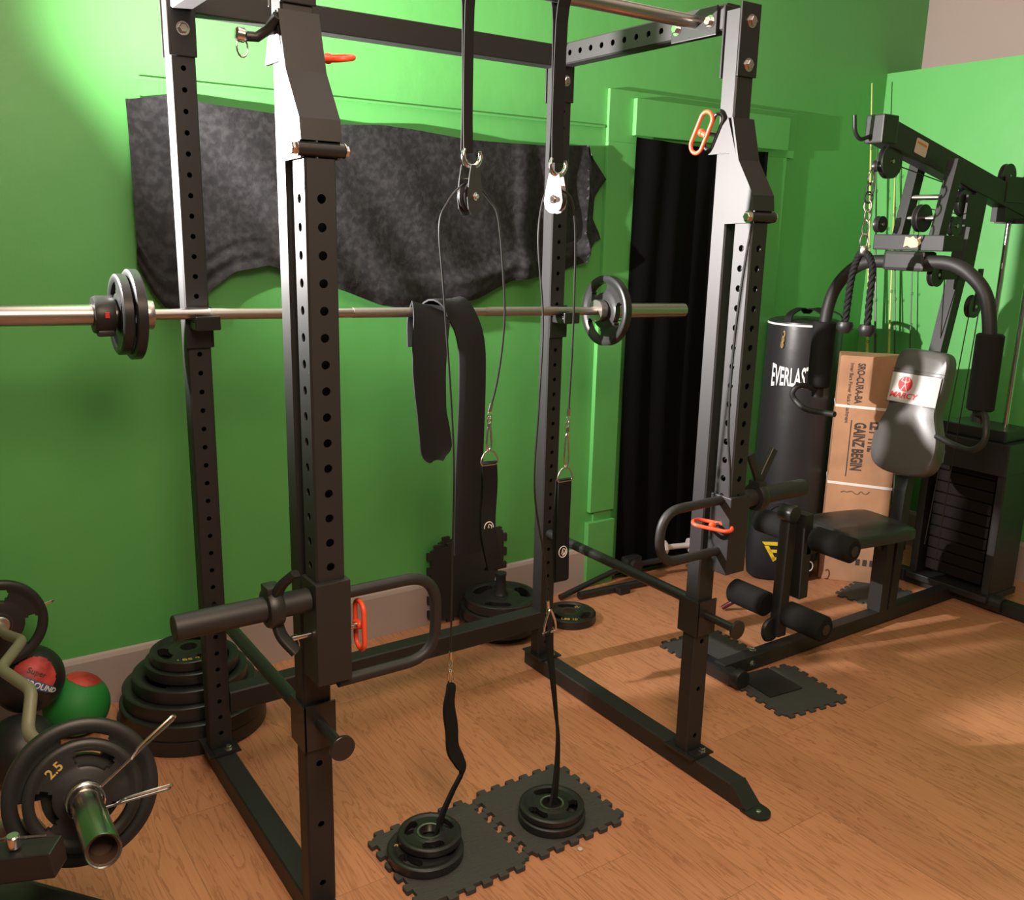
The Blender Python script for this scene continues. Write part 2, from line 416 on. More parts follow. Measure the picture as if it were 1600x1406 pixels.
# crushed velvet cloth over the window
top = [(-.01, 1.895), (.10, 1.915), (.22, 1.90), (.42, 1.89), (.64, 1.875), (.80, 1.885), (.92, 1.88), (1.15, 1.862), (1.50, 1.865), (1.70, 1.88)]
bot = [(-.02, 1.42), (.02, 1.33), (.05, 1.29), (.15, 1.285), (.19, 1.34), (.27, 1.40), (.38, 1.42), (.50, 1.38), (.63, 1.335), (.78, 1.28), (.92, 1.265), (1.05, 1.27), (1.17, 1.295), (1.34, 1.36), (1.50, 1.375), (1.62, 1.40), (1.70, 1.43)]
def interp(t, x):
    for (a, b), (c, d) in zip(t, t[1:]):
        if x <= c: return b+(d-b)*max(0, (x-a))/(c-a)
    return t[-1][1]
bm = nb(); nx, nz = 150, 50; g = []
for i in range(nx+1):
    x = -.02+1.72*i/nx; zt, zb = interp(top, x), interp(bot, x); col = []
    for k in range(nz+1):
        v = k/nz; z = zb+(zt-zb)*v
        bow = .035*math.sin(PI*min(1, max(0, (x+.02)/1.75)))
        d = .025+bow*(1-v)*.9+.006*math.sin(x*11+v*4)+.010*(1-v)*math.sin(x*23+v*9)
        if v < .22: d += .020*math.sin(v/.22*PI)*min(1, max(0, (x-.35)*5))+.003*math.sin(v*60+x*5)
        d += .005*math.sin(9*z+14*x)*v
        if x > 1.35: d += .016*math.sin((x-1.35)*38)*(.35+.65*(1-v))
        col.append(bm.verts.new((x, .545-abs(d)-.006, z)))
    g.append(col)
for i in range(nx):
    for k in range(nz): bm.faces.new((g[i][k], g[i+1][k], g[i+1][k+1], g[i][k+1]))
# free corner hanging to the right
fl = [(1.70, 1.88), (1.735, 1.84), (1.775, 1.79), (1.80, 1.755), (1.775, 1.72), (1.755, 1.68), (1.75, 1.60), (1.775, 1.545), (1.785, 1.52), (1.755, 1.505), (1.735, 1.46), (1.70, 1.43)]
fr = []
for j, (x, z) in enumerate(fl):
    k = round(nz*(z-1.43)/.45); k = max(0, min(nz, k)); ln = []
    base = g[nx][k]
    for q in range(1, 5):
        t = q/4; xx = 1.70+(x-1.70)*t
        ln.append(bm.verts.new((xx, base.co.y+(.525-base.co.y)*t+.010*math.sin(j*1.4+q*1.7), base.co.z+(z-base.co.z)*t)))
    fr.append([base]+ln)
for a, b in zip(fr, fr[1:]):
    for q in range(4):
        vs = [a[q], a[q+1], b[q+1], b[q]]; u = []
        for w in vs:
            if w not in u: u.append(w)
        if len(u) > 2:
            try: bm.faces.new(u)
            except ValueError: pass
bmesh.ops.solidify(bm, geom=bm.faces[:], thickness=.004)
tag(obj('window_cloth', bm, VEL, smooth=True), 'black crushed velvet cloth tacked over a window on the green wall', 'cloth')

# ================================================================== power rack
WX, DY, TOP = 1.1637, -.7429, 2.085
rack = thing('power_rack', 'black perforated steel power rack with four uprights', 'rack', (WX/2, DY/2, 0))
def upright(x, y, ztop=TOP):
    bm = nb(); hs = [h-.06 for h in (rng(.1135, ztop-.12) if y == 0 else rng(.1135, .55, .15))]
    perf(bm, (x, y, .06), (0, 0, 1), ztop-.06, .050, .062, V(1, 0, 0), {'x+': hs, 'x-': hs}, r=.0065 if y == 0 else .0075)
    return obj('upright', bm, PWD, rack)
upright(0, 0); upright(WX, 0); upright(0, DY); upright(WX, DY)
for x in (0, WX):
    bm = nb(); perf(bm, (x, .06, .03), (0, -1, 0), 1.00, .06, .06, V(0, 0, 1), {})
    obj('base_beam', bm, PWD, rack)
    bm = nb()   # sloped foot and rounded floor tab
    prism(bm, [(0, .002), (0, .060), (-.062, .010), (-.062, .002)], (x-.03, -.94, 0), (0, 1, 0), (0, 0, 1), (.06, 0, 0))
    tabp = [(-.034, 0)]+[(-.034*math.cos(a), -.034*math.sin(a)-.035) for a in [PI*i/12 for i in range(13)]]+[(.034, 0)]
    prism(bm, tabp, (x, -.985, .002), (1, 0, 0), (0, 1, 0), (0, 0, .007))
    ft = obj('foot', bm, PWD2, rack)
    bm = nb(); lathe(bm, [(.008, 0), (.008, .002), (.004, .003)], (x, -1.02, .009), (0, 0, 1), 12); obj('bolt', bm, CHR, ft)
bm = nb(); perf(bm, (.03, 0, .203), (1, 0, 0), WX-.06, .06, .065, V(0, 0, 1), {'x+': [.28, .40]}); obj('rear_crossmember', bm, PWD, rack)
bm = nb(); beam(bm, (.03, 0, 2.073), (WX-.03, 0, 2.073), .055, .064); obj('rear_top_beam', bm, PWD, rack)
for x in (0, WX):
    bm = nb(); perf(bm, (x, -.03, 2.0755), (0, -1, 0), -DY-.06, .05, .062, V(0, 0, 1), {'x+': rng(.05, .64), 'x-': rng(.05, .64)}); obj('side_top_beam', bm, PWD, rack)
# top joint brackets with bolts
for x in (0, WX):
    for y, zb in ((0, 1.94), (DY, 1.93)):
        bm = nb()
        box(bm, (x-.034, y-.031, zb), (x+.034, y-.0255, 2.10), bev=.002)
        box(bm, (x-.034, y+.0255, zb), (x+.034, y+.031, 2.10), bev=.002)
        j = obj('joint_plate', bm, PWD2, rack)
        for z in ((2.058, 1.958) if y else (2.003,)):
            bm = nb(); hexbolt(bm, (x+.002, y-.031, z), (0, -1, 0), .012); obj('bolt', bm, CHR, j)
for x, y in ((0, 0), (WX, 0), (WX, DY)):
    bm = nb(); box(bm, (x-.045, y-.062, .0605), (x+.045, y+.055, .066), bev=.001); box(bm, (x-.03, y-.06, .066), (x+.03, y-.031, .070), bev=.001)
    o = obj('foot_plate', bm, PWD2, rack)
    bm = nb(); hexbolt(bm, (x+.012, y-.047, .070), (0, 0, 1), .009, .010); obj('bolt', bm, CHR, o)
# pull-up bar
bm = nb(); cyl(bm, (.03, -.612, 2.076), (WX-.03, -.612, 2.076), .017, 24); o = obj('pull_up_bar', bm, STL, rack, True)
for x, s in ((.028, 1), (WX-.028, -1)):
    bm = nb(); box(bm, (min(x, x+s*.006), -.69, 2.035), (max(x, x+s*.006), -.53, 2.105), bev=.002)
    bk = obj('pull_up_bar_bracket', bm, PWD2, rack)
for x, s in ((.034, 1), (WX-.034, -1)):
    for y in (-.668, -.550):
        bm = nb(); hexbolt(bm, (x, y, 2.068), (s, 0, 0), .012, .010); obj('bolt', bm, CHR, bk)
# front band pegs with end discs
for x, z in ((0, .515), (WX, .497)):
    bm = nb(); box(bm, (x-.036, DY-.036, z-.06), (x+.036, DY-.0305, z+.045), bev=.001); box(bm, (x-.037, DY-.036, z-.06), (x-.0305, DY+.04, z+.045), bev=.001)
    o = obj('peg_bracket', bm, PWD2, rack)
    bm = nb(); cyl(bm, (x, DY-.036, z), (x, DY-.145, z), .012); o2 = obj('band_peg', bm, PWD2, rack, True)
    bm = nb(); cyl(bm, (x, DY-.145, z), (x, DY-.153, z), .027, 28, .001); obj('end_disc', bm, PWD2, o2, True)

# J-cups on the wall-side uprights
for x, z, lb in ((0, 1.321, 'black steel bar hook holding the barbell at the left rear upright'), (WX, 1.2955, 'black steel bar hook holding the barbell at the right rear upright')):
    zb = z-.0145
    t = thing('bar_hook', lb, 'bar hook', (x, -.05, zb-.05), 'hooks under the barbell')
    bm = nb(); box(bm, (x-.034, -.036, zb-.075), (x+.034, -.0305, zb+.03), bev=.001); box(bm, (x+.0305, -.036, zb-.075), (x+.036, .02, zb+.02), bev=.001); obj('back_plate', bm, PWD2, t)
    bm = nb(); box(bm, (x-.026, -.095, zb-.024), (x+.036, -.036, zb-.0045), bev=.003); box(bm, (x-.026, -.103, zb-.024), (x+.036, -.095, zb+.012), bev=.003); obj('cradle', bm, PWD2, t)
    bm = nb(); box(bm, (x-.024, -.093, zb-.0044), (x+.034, -.037, zb-.0005), bev=.001); obj('rubber_liner', bm, RUB, t)

# safety rods
for x, z, lb in ((0, .497, 'black round safety rod low between the two left uprights'), (WX, .522, 'black round safety rod low between the two right uprights')):
    bm = nb(); cyl(bm, (x, .045, z), (x, DY-.02, z), .0083+.008, 20, .002)
    tag(obj('safety_rod', bm, PWD2, smooth=True), lb, 'safety rod', 'safety rods of the rack')

# ================================================================== lever arms
def lever_arm(x, s, zp, zb, zs, zh1, zh2, pins, pin_tilt, label):
    """s: side the weight sleeve points to; zp pivot height; zb bottom; zs sleeve height; zh handle heights"""
    t = thing('lever_arm', label, 'lever arm', (x, -.822, zb))
    L = zp-.012-zb; zt = zp-.012
    ofs = (zs+.70-zb) % .05
    hs = [h for h in rng(.02+ofs % .05, L-.03) if h > .2]
    bm = nb(); perf(bm, (x, -.826, zb), (0, 0, 1), L, .06, .06, V(0, 1, 0), {'x+': hs, 'x-': hs, 'y-': hs, 'y+': hs}); obj('arm_tube', bm, PWD, t)
    # pivot trolley
    prof = [(-.770, zp-.015), (-.770, zp+.157), (-.697, zp+.157), (-.716, zp+.20), (-.757, zp+.243), (-.797, zp+.14), (-.853, zp+.055), (-.858, zp-.012)]
    bm = nb()
    for xx in (x-.038, x+.0315): prism(bm, [(y, z) for y, z in prof], (xx, 0, 0), (0, 1, 0), (0, 0, 1), (.0065, 0, 0))
    tr = obj('trolley_plate', bm, PWD2 if 0 else PWD, t)
    bm = nb()   # folded front plate joining the two sides
    fp = [(-.7735, zp+.243), (-.802, zp+.14), (-.858, zp+.055), (-.863, zp+.018)]
    q = [(y, z) for y, z in fp]+[(y+.006, z) for y, z in fp[::-1]]
    prism(bm, q, (x-.0385, 0, 0), (0, 1, 0), (0, 0, 1), (.077, 0, 0)); obj('trolley_front', bm, PWD, t)
    bm = nb(); cyl(bm, (x-.045, -.855, zp+.003), (x+.045, -.855, zp+.003), .0125, 20, .001); pb = obj('pivot_tube', bm, PWD2, t, True)
    bm = nb(); hexbolt(bm, (x-.045, -.855, zp+.003), (-1, 0, 0), .0115); obj('bolt', bm, CHR, pb)
    bm = nb(); hexbolt(bm, (x+.045, -.855, zp+.003), (1, 0, 0), .010); obj('bolt', bm, CHR, pb)
    # top pull pin through the upright
    # end carriage
    bm = nb(); box(bm, (x-.037, -.867, zb-.002), (x+.037, -.794, zb+.215), bev=.003); ca = obj('end_carriage', bm, PWD, t)
    bm = nb(); xs0 = x+s*.037; cyl(bm, (xs0, -.83, zs), (xs0+s*.262, -.83, zs), .0245, 32, .002); obj('weight_sleeve', bm, PWD, t, True)
    h = x-s*.020
    pts = fillet([(h, -.83, zh1), (h-s*.232, -.83, zh1), (h-s*.232, -.83, zh2), (h, -.83, zh2)], .075, 9)
    bm = nb(); tube(bm, pts, .0125, 16); obj('loop_handle', bm, PWD, t, True)
    # pull pins with orange loops
    for (px, y, z), uu, vv in pins:
        d = 1 if px > x else -1
        bm = nb(); cyl(bm, (px-d*.05, y, z), (px, y, z), .006, 14); pn = obj('pull_pin', bm, CHR, t, True)
        uu, vv = Vector(uu).normalized(), Vector(vv).normalized()
        lp = [Vector((px, y, z))+uu*(u)+vv*(v) for u, v in rrect(.105, .042, .0205, 7)]
        bm = nb(); tube(bm, lp, .0052, 10, True); tube(bm, [Vector((px, y, z))+vv*-.020, Vector((px, y, z))+vv*.0], .0075, 10); ball(bm, (px, y, z), .010, 14); obj('pull_loop', bm, ORG, pn, True)
        if z > 1.79 and d < 0:
            q0 = Vector((px+.022, y-.020, z+.002)); bm = nb(); tube(bm, [q0+uu*(u)+vv*(v) for u, v in rrect(.092, .032, .0155, 6)], .0046, 10, True); obj('rubber_loop', bm, RUB, pn, True)
    return t
lever_arm(0, -1, 1.675, .650, .824, .822, .630, [((.072, -.83, .745), (0, .03, 1), (0, -1, .03)), ((.060, -.760, 1.848), (.45, -.85, -.05), (.8, .45, .25))], 0, 'black lever arm on the left front upright, nearest the camera')
lever_arm(WX, 1, 1.590, .655, .846, .857, .714, [((WX-.062, -.83, .790), (-.5, .85, .06), (.8, .5, .12)), ((WX-.06, -.690, 1.800), (0, -.45, .9), (0, .9, .45))], 0, 'black lever arm on the right front upright, half lit by the lamp')
tcd = nb(); tube(tcd, smoothpath([(1.128, -.862, 1.590), (1.118, -.858, 1.50), (1.112, -.850, 1.35), (1.112, -.846, 1.20), (1.113, -.850, 1.05), (1.122, -.858, .95), (1.126, -.861, .875)], 6), .0032, 8)
tag(obj('tether_cord', tcd, RUB, smooth=True), 'thin black cord hanging down along the right front lever arm', 'cord')
# chrome T pin with black knob on the near arm's outer side
t = thing('locking_pin', 'short silver and black locking pin high on the left front upright', 'pin', (-.075, -.745, 1.885))
bm = nb(); cyl(bm, (-.038, -.748, 1.885), (-.060, -.745, 1.878), .007, 14); obj('shaft', bm, CHR, t, True)
bm = nb(); tube(bm, [(-.040, -.775, 1.905), (-.048, -.750, 1.885), (-.066, -.740, 1.872), (-.084, -.735, 1.872)], .009, 12); obj('knob', bm, RUB, t, True)
bm = nb(); lathe(bm, [(.009, 0), (.013, .004), (.013, .016), (.009, .020)], (-.084, -.735, 1.872), (-1, .1, .1), 16); tube(bm, [V(-.092, -.735, 1.852)+V(.010*math.cos(a), 0, .016*math.sin(a)) for a in [2*PI*i/14 for i in range(14)]], .0018, 8, True); obj('pin_tip', bm, CHR, t, True)
# chrome lock pin below the near sleeve
t = thing('hitch_pin', 'bright chrome hitch pin under the near lever arm sleeve', 'pin', (-.06, -.83, .75))
bm = nb(); cyl(bm, (-.037, -.835, .752), (-.078, -.835, .752), .0065, 14, .001); obj('shaft', bm, CHR, t, True)
bm = nb(); tube(bm, [V(-.075, -.835, .735)+V(.014*math.cos(a), 0, .018*math.sin(a)) for a in [2*PI*i/18 for i in range(18)]], .0014, 8, True); obj('ring', bm, CHR, t, True)

# clamp collars on the sleeves
def clamp_collar(x, z, d, label, spread, far=False):
    t = thing('clamp_collar', label, 'collar', (x, -.83, z))
    bm = nb(); lathe(bm, [(.026, 0), (.037, .002), (.040, .008), (.040, .024), (.036, .031), (.026, .032)], (x-.016, -.83, z), (1, 0, 0), 28, False)
    lathe(bm, [(.026, 0), (.026, .032)], (x-.016, -.83, z), (1, 0, 0), 28, False)
    box(bm, (x-.015, -.85, z+.030), (x+.015, -.81, z+.047), bev=.004); obj('ring', bm, RUB, t, True)
    for a in spread:
        c, s_ = math.cos(math.radians(a)), math.sin(math.radians(a)); bm = nb()
        dx = a if far else .03
        if far: c, s_ = 0, 1
        p = [V(x+d*.004, -.83+c*.030, z+s_*.030), V(x+d*(.2*dx+.004), -.83+c*.060, z+s_*.060), V(x+d*dx, -.83+c*(.108), z+s_*(.128 if far else .092))]
        sweep(bm, smoothpath(p, 5), rrect(.024, .015, .005, 3)); obj('lever', bm, RUB, t, True)
    return t
clamp_collar(-.112, .824, 1, 'black locking collar on the near weight sleeve of the rack', (-112, 118))
clamp_collar(WX+.105, .846, 1, 'black V-lever collar on the far weight sleeve before the punching bag', (-.042, .055), True)

# ================================================================== plates
def plate_bms(R, T, hub=.0255, cut=True, nth=90):
    """tri-grip plate lying on z=0, real grip openings"""
    rs = [hub, hub+.006, R*.38, R*.46, R*.52, R*.60, R*.66, R*.74, R*.80, R*.86, R-.004, R]
    def prof(r):
        if r < R*.36: return T*.5
        if r < R*.50: return T*.5*.86
        if r < R*.84: return T*.5*.70
        if r > R-.002: return T*.5-.003
        return T*.5
    def hole(i, j):
        if not cut: return False
        th = (360*i/nth) % 120; a = abs(th-60)
        rm = (rs[j]+rs[j+1])/2/R
        if .52 < rm < .80 and a < 25: return True
        if (.60 < rm < .74) and a < 29: return True
        return False
    bm = nb(); nr = len(rs); up_ = {}; dn = {}
    for i in range(nth):
        for j in range(nr):
            a = 2*PI*i/nth; r = rs[j]; h = prof(r)
            up_[i, j] = bm.verts.new((r*math.cos(a), r*math.sin(a), T/2+h)); dn[i, j] = bm.verts.new((r*math.cos(a), r*math.sin(a), T/2-h))
    for i in range(nth):
        k = (i+1) % nth
        for j in range(nr-1):
            if hole(i, j): continue
            bm.faces.new((up_[i, j], up_[i, j+1], up_[k, j+1], up_[k, j])); bm.faces.new((dn[i, j], dn[k, j], dn[k, j+1], dn[i, j+1]))
            for (ni, nj, a, b) in ((i, j+1, (i, j+1), (k, j+1)), (i, j-1, (i, j), (k, j)), (k, j, (k, j), (k, j+1)), ((i-1) % nth, j, (i, j), (i, j+1))):
                out = nj < 0 or nj > nr-2
                if out or hole(ni, nj):
                    try: bm.faces.new((up_[a], up_[b], dn[b], dn[a]))
                    except ValueError: pass
    hb = nb(); lathe(hb, [(hub, .001), (hub+.007, .0), (hub+.007, T), (hub, T-.001)], (0, 0, 0), (0, 0, 1), 32, False); lathe(hb, [(hub, .001), (hub, T-.001)], (0, 0, 0), (0, 0, 1), 32, False)
    return bm, hb
def plate(R, T, label, loc, rot=(0, 0, 0), group=None, txt=None, m=None, cut=True, hubm=None):
    t = thing('weight_plate', label, 'weight plate', (0, 0, 0), group)
    a, b = plate_bms(R, T, cut=cut)
    obj('body', a, m or RUBG, t, True); obj('hub', b, hubm or STL, t, True)
    if txt:
        s, size, ang, rr = txt; fl = -1 if ang else 1
        for string, an in s:
            tb = textbm(string, size, bold=size*.02)
            al = math.radians(an); c = V(math.cos(al), math.sin(al), 0)
            # read from outside: letters upright toward the hub
            place(tb, c*rr+V(0, 0, T-T*.15+.0008 if rr < R*.84 else T+.0004), V(-c.y, c.x, 0)*fl, -c*fl)
            obj('lettering', tb, GLD, t)
    t.location = Vector(loc); t.rotation_euler = rot
    return t
# stack by the left rear upright
z = 0.0
st = [(.225, .050, 20, 'bottom plate, widest and flat on the floor, of the tall stack at the left upright'),
      (.222, .050, 45, 'second plate from the bottom of the tall stack at the left upright'),
      (.200, .046, 70, 'third plate up in the tall stack at the left upright'),
      (.172, .042, 15, 'fourth plate up in the tall stack at the left upright'),
      (.140, .036, 50, 'fifth plate up, just under the gold-lettered top, of the left stack'),
      (.115, .032, 0, 'small gold-lettered plate topping the tall stack at the left upright')]
for i, (R, T, a, lb) in enumerate(st):
    plate(R, T, lb, (.005+.006*math.sin(i*2), .293+.003*math.cos(i*3), z), (0, 0, math.radians(a)), 'plates in the tall stack by the left upright',
          ([('LBS 25', -100)], .030, 0, .088) if i == 5 else None); z += T
# stack by the right rear upright with loading pin
z = 0.026
for i, (R, T, a, lb) in enumerate([(.160, .044, 30, 'widest bottom plate of the short stack behind the right rear upright'),
      (.156, .042, 75, 'middle plate of the short stack behind the right rear upright'),
      (.146, .040, 48, 'top plate of the short stack, with three grip slots around a black post')]):
    plate(R, T, lb, (1.215+.002*i, .350, z), (0, 0, math.radians(a)), 'plates in the short stack by the wall'); z += T
bm = nb(); lathe(bm, [(.0, 0), (.130, 0), (.130, .020), (.125, .0255), (.0235, .0256), (.0235, z+.002), (.030, z+.002), (.022, z+.020), (.019, z+.075), (.022, z+.080), (.022, z+.090), (.0, z+.092)], (1.217, .350, .0), (0, 0, 1), 28)
tag(obj('loading_pin', bm, PWD2, smooth=True), 'stubby black post standing in the hub of the short plate stack', 'loading pin')
plate(.108, .036, 'single gold-lettered plate lying alone on the floor right of the short stack', (1.515, .285, 0), (0, 0, 0), None, ([('10', 22), ('LBS 10', -128)], .024, 0, .068), cut=True)
# plates on the foam tiles
G = 'plates the cable straps are tied to'
plate(.096, .026, 'lower larger plate on the left foam tile', (.305, -.690, .0125), (0, 0, .4), G, ([('5', 122)], .022, 0, .078))
plate(.080, .022, 'upper smaller plate on the left foam tile with the strap through its hub', (.327, -.672, .0387), (0, 0, 1.2), G)
plate(.090, .024, 'lower plate on the right foam tile', (.662, -.742, .0125), (0, 0, .9), G)
plate(.087, .020, 'upper plate on the right foam tile with the strap through its hub', (.664, -.738, .0367), (0, 0, 2.3), G)

# ================================================================== barbell
A_ = math.atan2(-.038, 1.78); BY = -.058
def bz(x): return 1.321-.0225*x
bd = V(1, 0, -.0225).normalized()
def bpnt(x): return V(x, BY, bz(x))
bar = thing('barbell', 'long steel barbell resting across the rack toward the wall', 'barbell', bpnt(.58))
bm = nb(); cyl(bm, bpnt(-.12), bpnt(1.30), .0138, 24); obj('shaft', bm, STL, bar, True)
KN = mat('knurled_steel', (.42, .39, .36), .42, 1, (1500, .5, .0005))
for a, b in ((.02, .30), (.42, .66), (.86, 1.14)):
    bm = nb(); cyl(bm, bpnt(a), bpnt(b), .0145, 24); obj('knurled_grip', bm, KN, bar, True)
for x0, x1, s in ((-.12, -.585, -1), (1.30, 1.71, 1)):
    bm = nb(); lathe(bm, [(.017, 0), (.036, .0), (.037, .003), (.037, .026), (.034, .030), (.0255, .031), (.0255, .09), (.025, abs(x1-x0)-.003), (.022, abs(x1-x0))], bpnt(x0), bd*s, 32)
    obj('sleeve', bm, STL, bar, True)
py = PI/2
def on_bar(x, spin): return (spin, 0)
def bplate(R, T, x, lab, spin, s=1, grp=None):
    t = plate(R, T, lab, (0, 0, 0), group=grp)
    d = bd*s; q = d.to_track_quat('Z', 'Y'); q = q @ Matrix.Rotation(spin, 3, 'Z').to_quaternion()
    t.rotation_mode = 'XYZ'; t.rotation_euler = q.to_euler(); t.location = bpnt(x)
    return t
bplate(.117, .030, 1.362, 'glossy black plate facing the camera on the right end of the barbell', .9, -1)
bplate(.110, .026, -.152, 'inner plate of the two at the left end of the barbell', .3, -1, 'plates on the left end of the barbell')
bplate(.098, .026, -.180, 'outer smaller plate of the two at the left end of the barbell', 1.0, -1, 'plates on the left end of the barbell')
t = thing('bar_collar', 'black clamp collar outside the plates at the barbell left end', 'collar', bpnt(-.235))
bm = nb(); lathe(bm, [(.026, 0), (.044, .002), (.046, .01), (.046, .040), (.043, .048), (.026, .05)], bpnt(-.209), -bd, 28, False); lathe(bm, [(.026, 0), (.026, .05)], bpnt(-.209), -bd, 28, False); box(bm, (-.252, BY-.03, bz(-.23)-.050), (-.215, BY+.0, bz(-.23)-.035), bev=.003); obj('ring', bm, RUB, t, True)
bm = nb(); box(bm, (-.238, BY-.050, bz(-.23)-.004), (-.228, BY-.0445, bz(-.23)+.010), bev=.001); obj('red_button', bm, RED, t)

# black belt draped over the barbell
t = thing('neoprene_belt', 'wide black fabric belt draped over the middle of the barbell', 'belt', (.72, BY, 1.0))
def drape(bm, stations, th):
    """stations: (centre, width) ; width along X"""
    rings = []
    P = [Vector(c) for c, w in stations]
    for i, (c, w) in enumerate(stations):
        tn = (P[min(i+1, len(P)-1)]-P[max(i-1, 0)]).normalized(); x = V(1, 0, 0); x = (x-tn*x.dot(tn)).normalized(); n = tn.cross(x)
        c = Vector(c); row = []
        for k in range(7):
            u = (k/6-.5)*w; row.append(c+x*u+n*(-.010*(1-(2*(k/6-.5))**2)))
        rings.append(([bm.verts.new(p-n*th/2) for p in row], [bm.verts.new(p+n*th/2) for p in row]))
    for (a, b), (c, d) in zip(rings, rings[1:]):
        for k in range(6):
            bm.faces.new((a[k], a[k+1], c[k+1], c[k])); bm.faces.new((b[k], d[k], d[k+1], b[k+1]))
        bm.faces.new((a[0], c[0], d[0], b[0])); bm.faces.new((a[6], b[6], d[6], c[6]))
    for a, b in (rings[0], rings[-1]):
        for k in range(6): bm.faces.new((a[k], b[k], b[k+1], a[k+1]))
def stat(keys, n=5):
    c = smoothpath([k[:3] for k in keys], n); ws = []
    for i in range(len(keys)-1):
        for k in range(n): ws.append(keys[i][3]+(keys[i+1][3]-keys[i][3])*k/n)
    ws.append(keys[-1][3]); return list(zip(c, ws))
bz7 = bz(.72)
bm = nb(); drape(bm, stat([(.780, -.105, .545, .098), (.780, -.108, .80, .098), (.785, -.112, 1.05, .094), (.783, -.110, 1.20, .094), (.765, -.098, 1.28, .094), (.735, -.078, bz7+.022, .100), (.705, -.045, bz7+.020, .105), (.690, -.020, 1.27, .11), (.685, -.01, 1.15, .09), (.697, -.008, 1.0, .085), (.700, -.008, .965, .085)]), .006); obj('long_strap', bm, NEO, t, True)
bm = nb(); drape(bm, stat([(.655, -.035, 1.20, .10), (.66, -.030, 1.28, .105), (.665, -.055, bz7+.031, .11), (.655, -.092, 1.30, .118), (.640, -.112, 1.23, .116), (.632, -.120, 1.14, .110), (.640, -.120, 1.02, .098), (.650, -.118, .96, .104), (.656, -.117, .918, .108), (.658, -.117, .900, .106), (.660, -.117, .885, .094), (.662, -.117, .875, .076), (.664, -.117, .868, .050), (.664, -.117, .866, .02)]), .006); obj('folded_pad', bm, NEO, t, True)

# ================================================================== cables from the pull-up bar
def strap_loop(x, w, ztop, zbot, label, yc=-.612):
    pts = []; r = .0195
    for i in range(9): a = PI*i/8; pts.append((x, yc+r*math.cos(a), ztop+r*math.sin(a)))
    pts += [(x, yc-.006, ztop-.06), (x, yc-.003, zbot+.10)]
    for i in range(7): a = PI*i/6; pts.append((x, yc-.006*math.cos(a), zbot-.006*math.sin(a)))
    pts += [(x, yc+.003, zbot+.10), (x, yc+.006, ztop-.06)]
    bm = nb(); ribbon(bm, smoothpath(pts, 3, True), w, .003, V(1, 0, 0), True)
    return tag(obj('hanging_strap', bm, NYL), label, 'strap', 'straps over the pull-up bar')
strap_loop(.452, .024, 2.076, 1.722, 'narrow black strap at left hanging over the pull-up bar')
strap_loop(.702, .034, 2.076, 1.716, 'wider black strap at right hanging over the pull-up bar')
def pulley(c, dx, zt, label, k=1, cm=None):
    """c: wheel centre, dx: direction in the wheel plane"""
    c = Vector(c); d = Vector(dx).normalized(); n = V(-d.y, d.x, 0)
    t = thing('cable_pulley', label, 'pulley', c, 'pulleys hanging from the straps')
    zz = zt-c.z
    pr = [(-.013, zz), (.013, zz), (.019, .03), (.0245, -.004), (.020, -.022), (.010, -.031), (0, -.0335), (-.010, -.031), (-.020, -.022), (-.0245, -.004), (-.019, .03)]
    pr = [(a*k, b if b > .05 else b*k) for a, b in pr]
    for s in (-1, 1):
        bm = nb(); prism(bm, pr, c+n*(s*.013-.0012), d, (0, 0, 1), n*.0024); obj('cheek_plate', bm, cm or ALU, t)
    bm = nb(); box(bm, (-.013, -.013, 0), (.013, .013, .0024), Matrix.Translation(V(c.x, c.y, zt-.0024)) @ Matrix.Rotation(math.atan2(d.y, d.x), 4, 'Z')); obj('top_bridge', bm, CHR, t)
    bm = nb(); lathe(bm, [(.006, -.009), (.026*k, -.009), (.0265*k, -.006), (.020*k, 0), (.0265*k, .006), (.026*k, .009), (.006, .009)], c, n, 32); obj('wheel', bm, PWD2, t, True)
    bm = nb()
    for s in (-1, 1): hexbolt(bm, c+n*(s*.0142), n*s, .007, .005)
    cyl(bm, V(c.x, c.y, zt-.030)-n*.013, V(c.x, c.y, zt-.030)+n*.013, .003, 10); obj('bolt', bm, CHR, t)
    # C-shaped shackle hugging the strap
    cc = V(c.x, c.y, zt+.020); pts = [cc+V(math.cos(a), math.sin(a)*0, 0)*.019+V(0, 0, math.sin(a)*.022) for a in [math.radians(q) for q in range(-215, 36, 14)]]
    pts = [cc+V(.0225*math.cos(a), -.006, .0245*math.sin(a)) for a in [math.radians(q) for q in range(-215, 36, 12)]]
    bm = nb(); tube(bm, pts, .0056, 12, radii=[.7+.5*math.sin(PI*i/(len(pts)-1)) for i in range(len(pts))]); obj('shackle', bm, CHR, t, True)
    return t
pulley((.462, -.612, 1.620), (.90, .42, 0), 1.688, 'left hanging pulley with its unlit cheek, coloured dark, turned to the camera', 1.30, PWD)  # black coat puts the shade of the unlit cheek into its colour
pulley((.705, -.612, 1.622), (.50, -.87, 0), 1.682, 'right hanging pulley with its cheek plate lit silver')
def cable(pts, label):
    t = thing('cable', label, 'cable', pts[-1], 'cables running over the pulleys')
    bm = nb(); tube(bm, smoothpath(pts, 6), .0026, 8); obj('wire', bm, PWD2, t, True)
    bm = nb()
    for p, q in ((pts[0], pts[1]), (pts[-1], pts[-2])):
        p = Vector(p); q = (Vector(q)-p).normalized()
        cyl(bm, p, p+q*.020, .0048, 12); tube(bm, [p+V(math.sin(a)*.0055, 0, -.010+math.cos(a)*.010) for a in [2*PI*i/12 for i in range(12)]], .0014, 6, True)
    obj('crimp', bm, CHR, t, True)
    return t
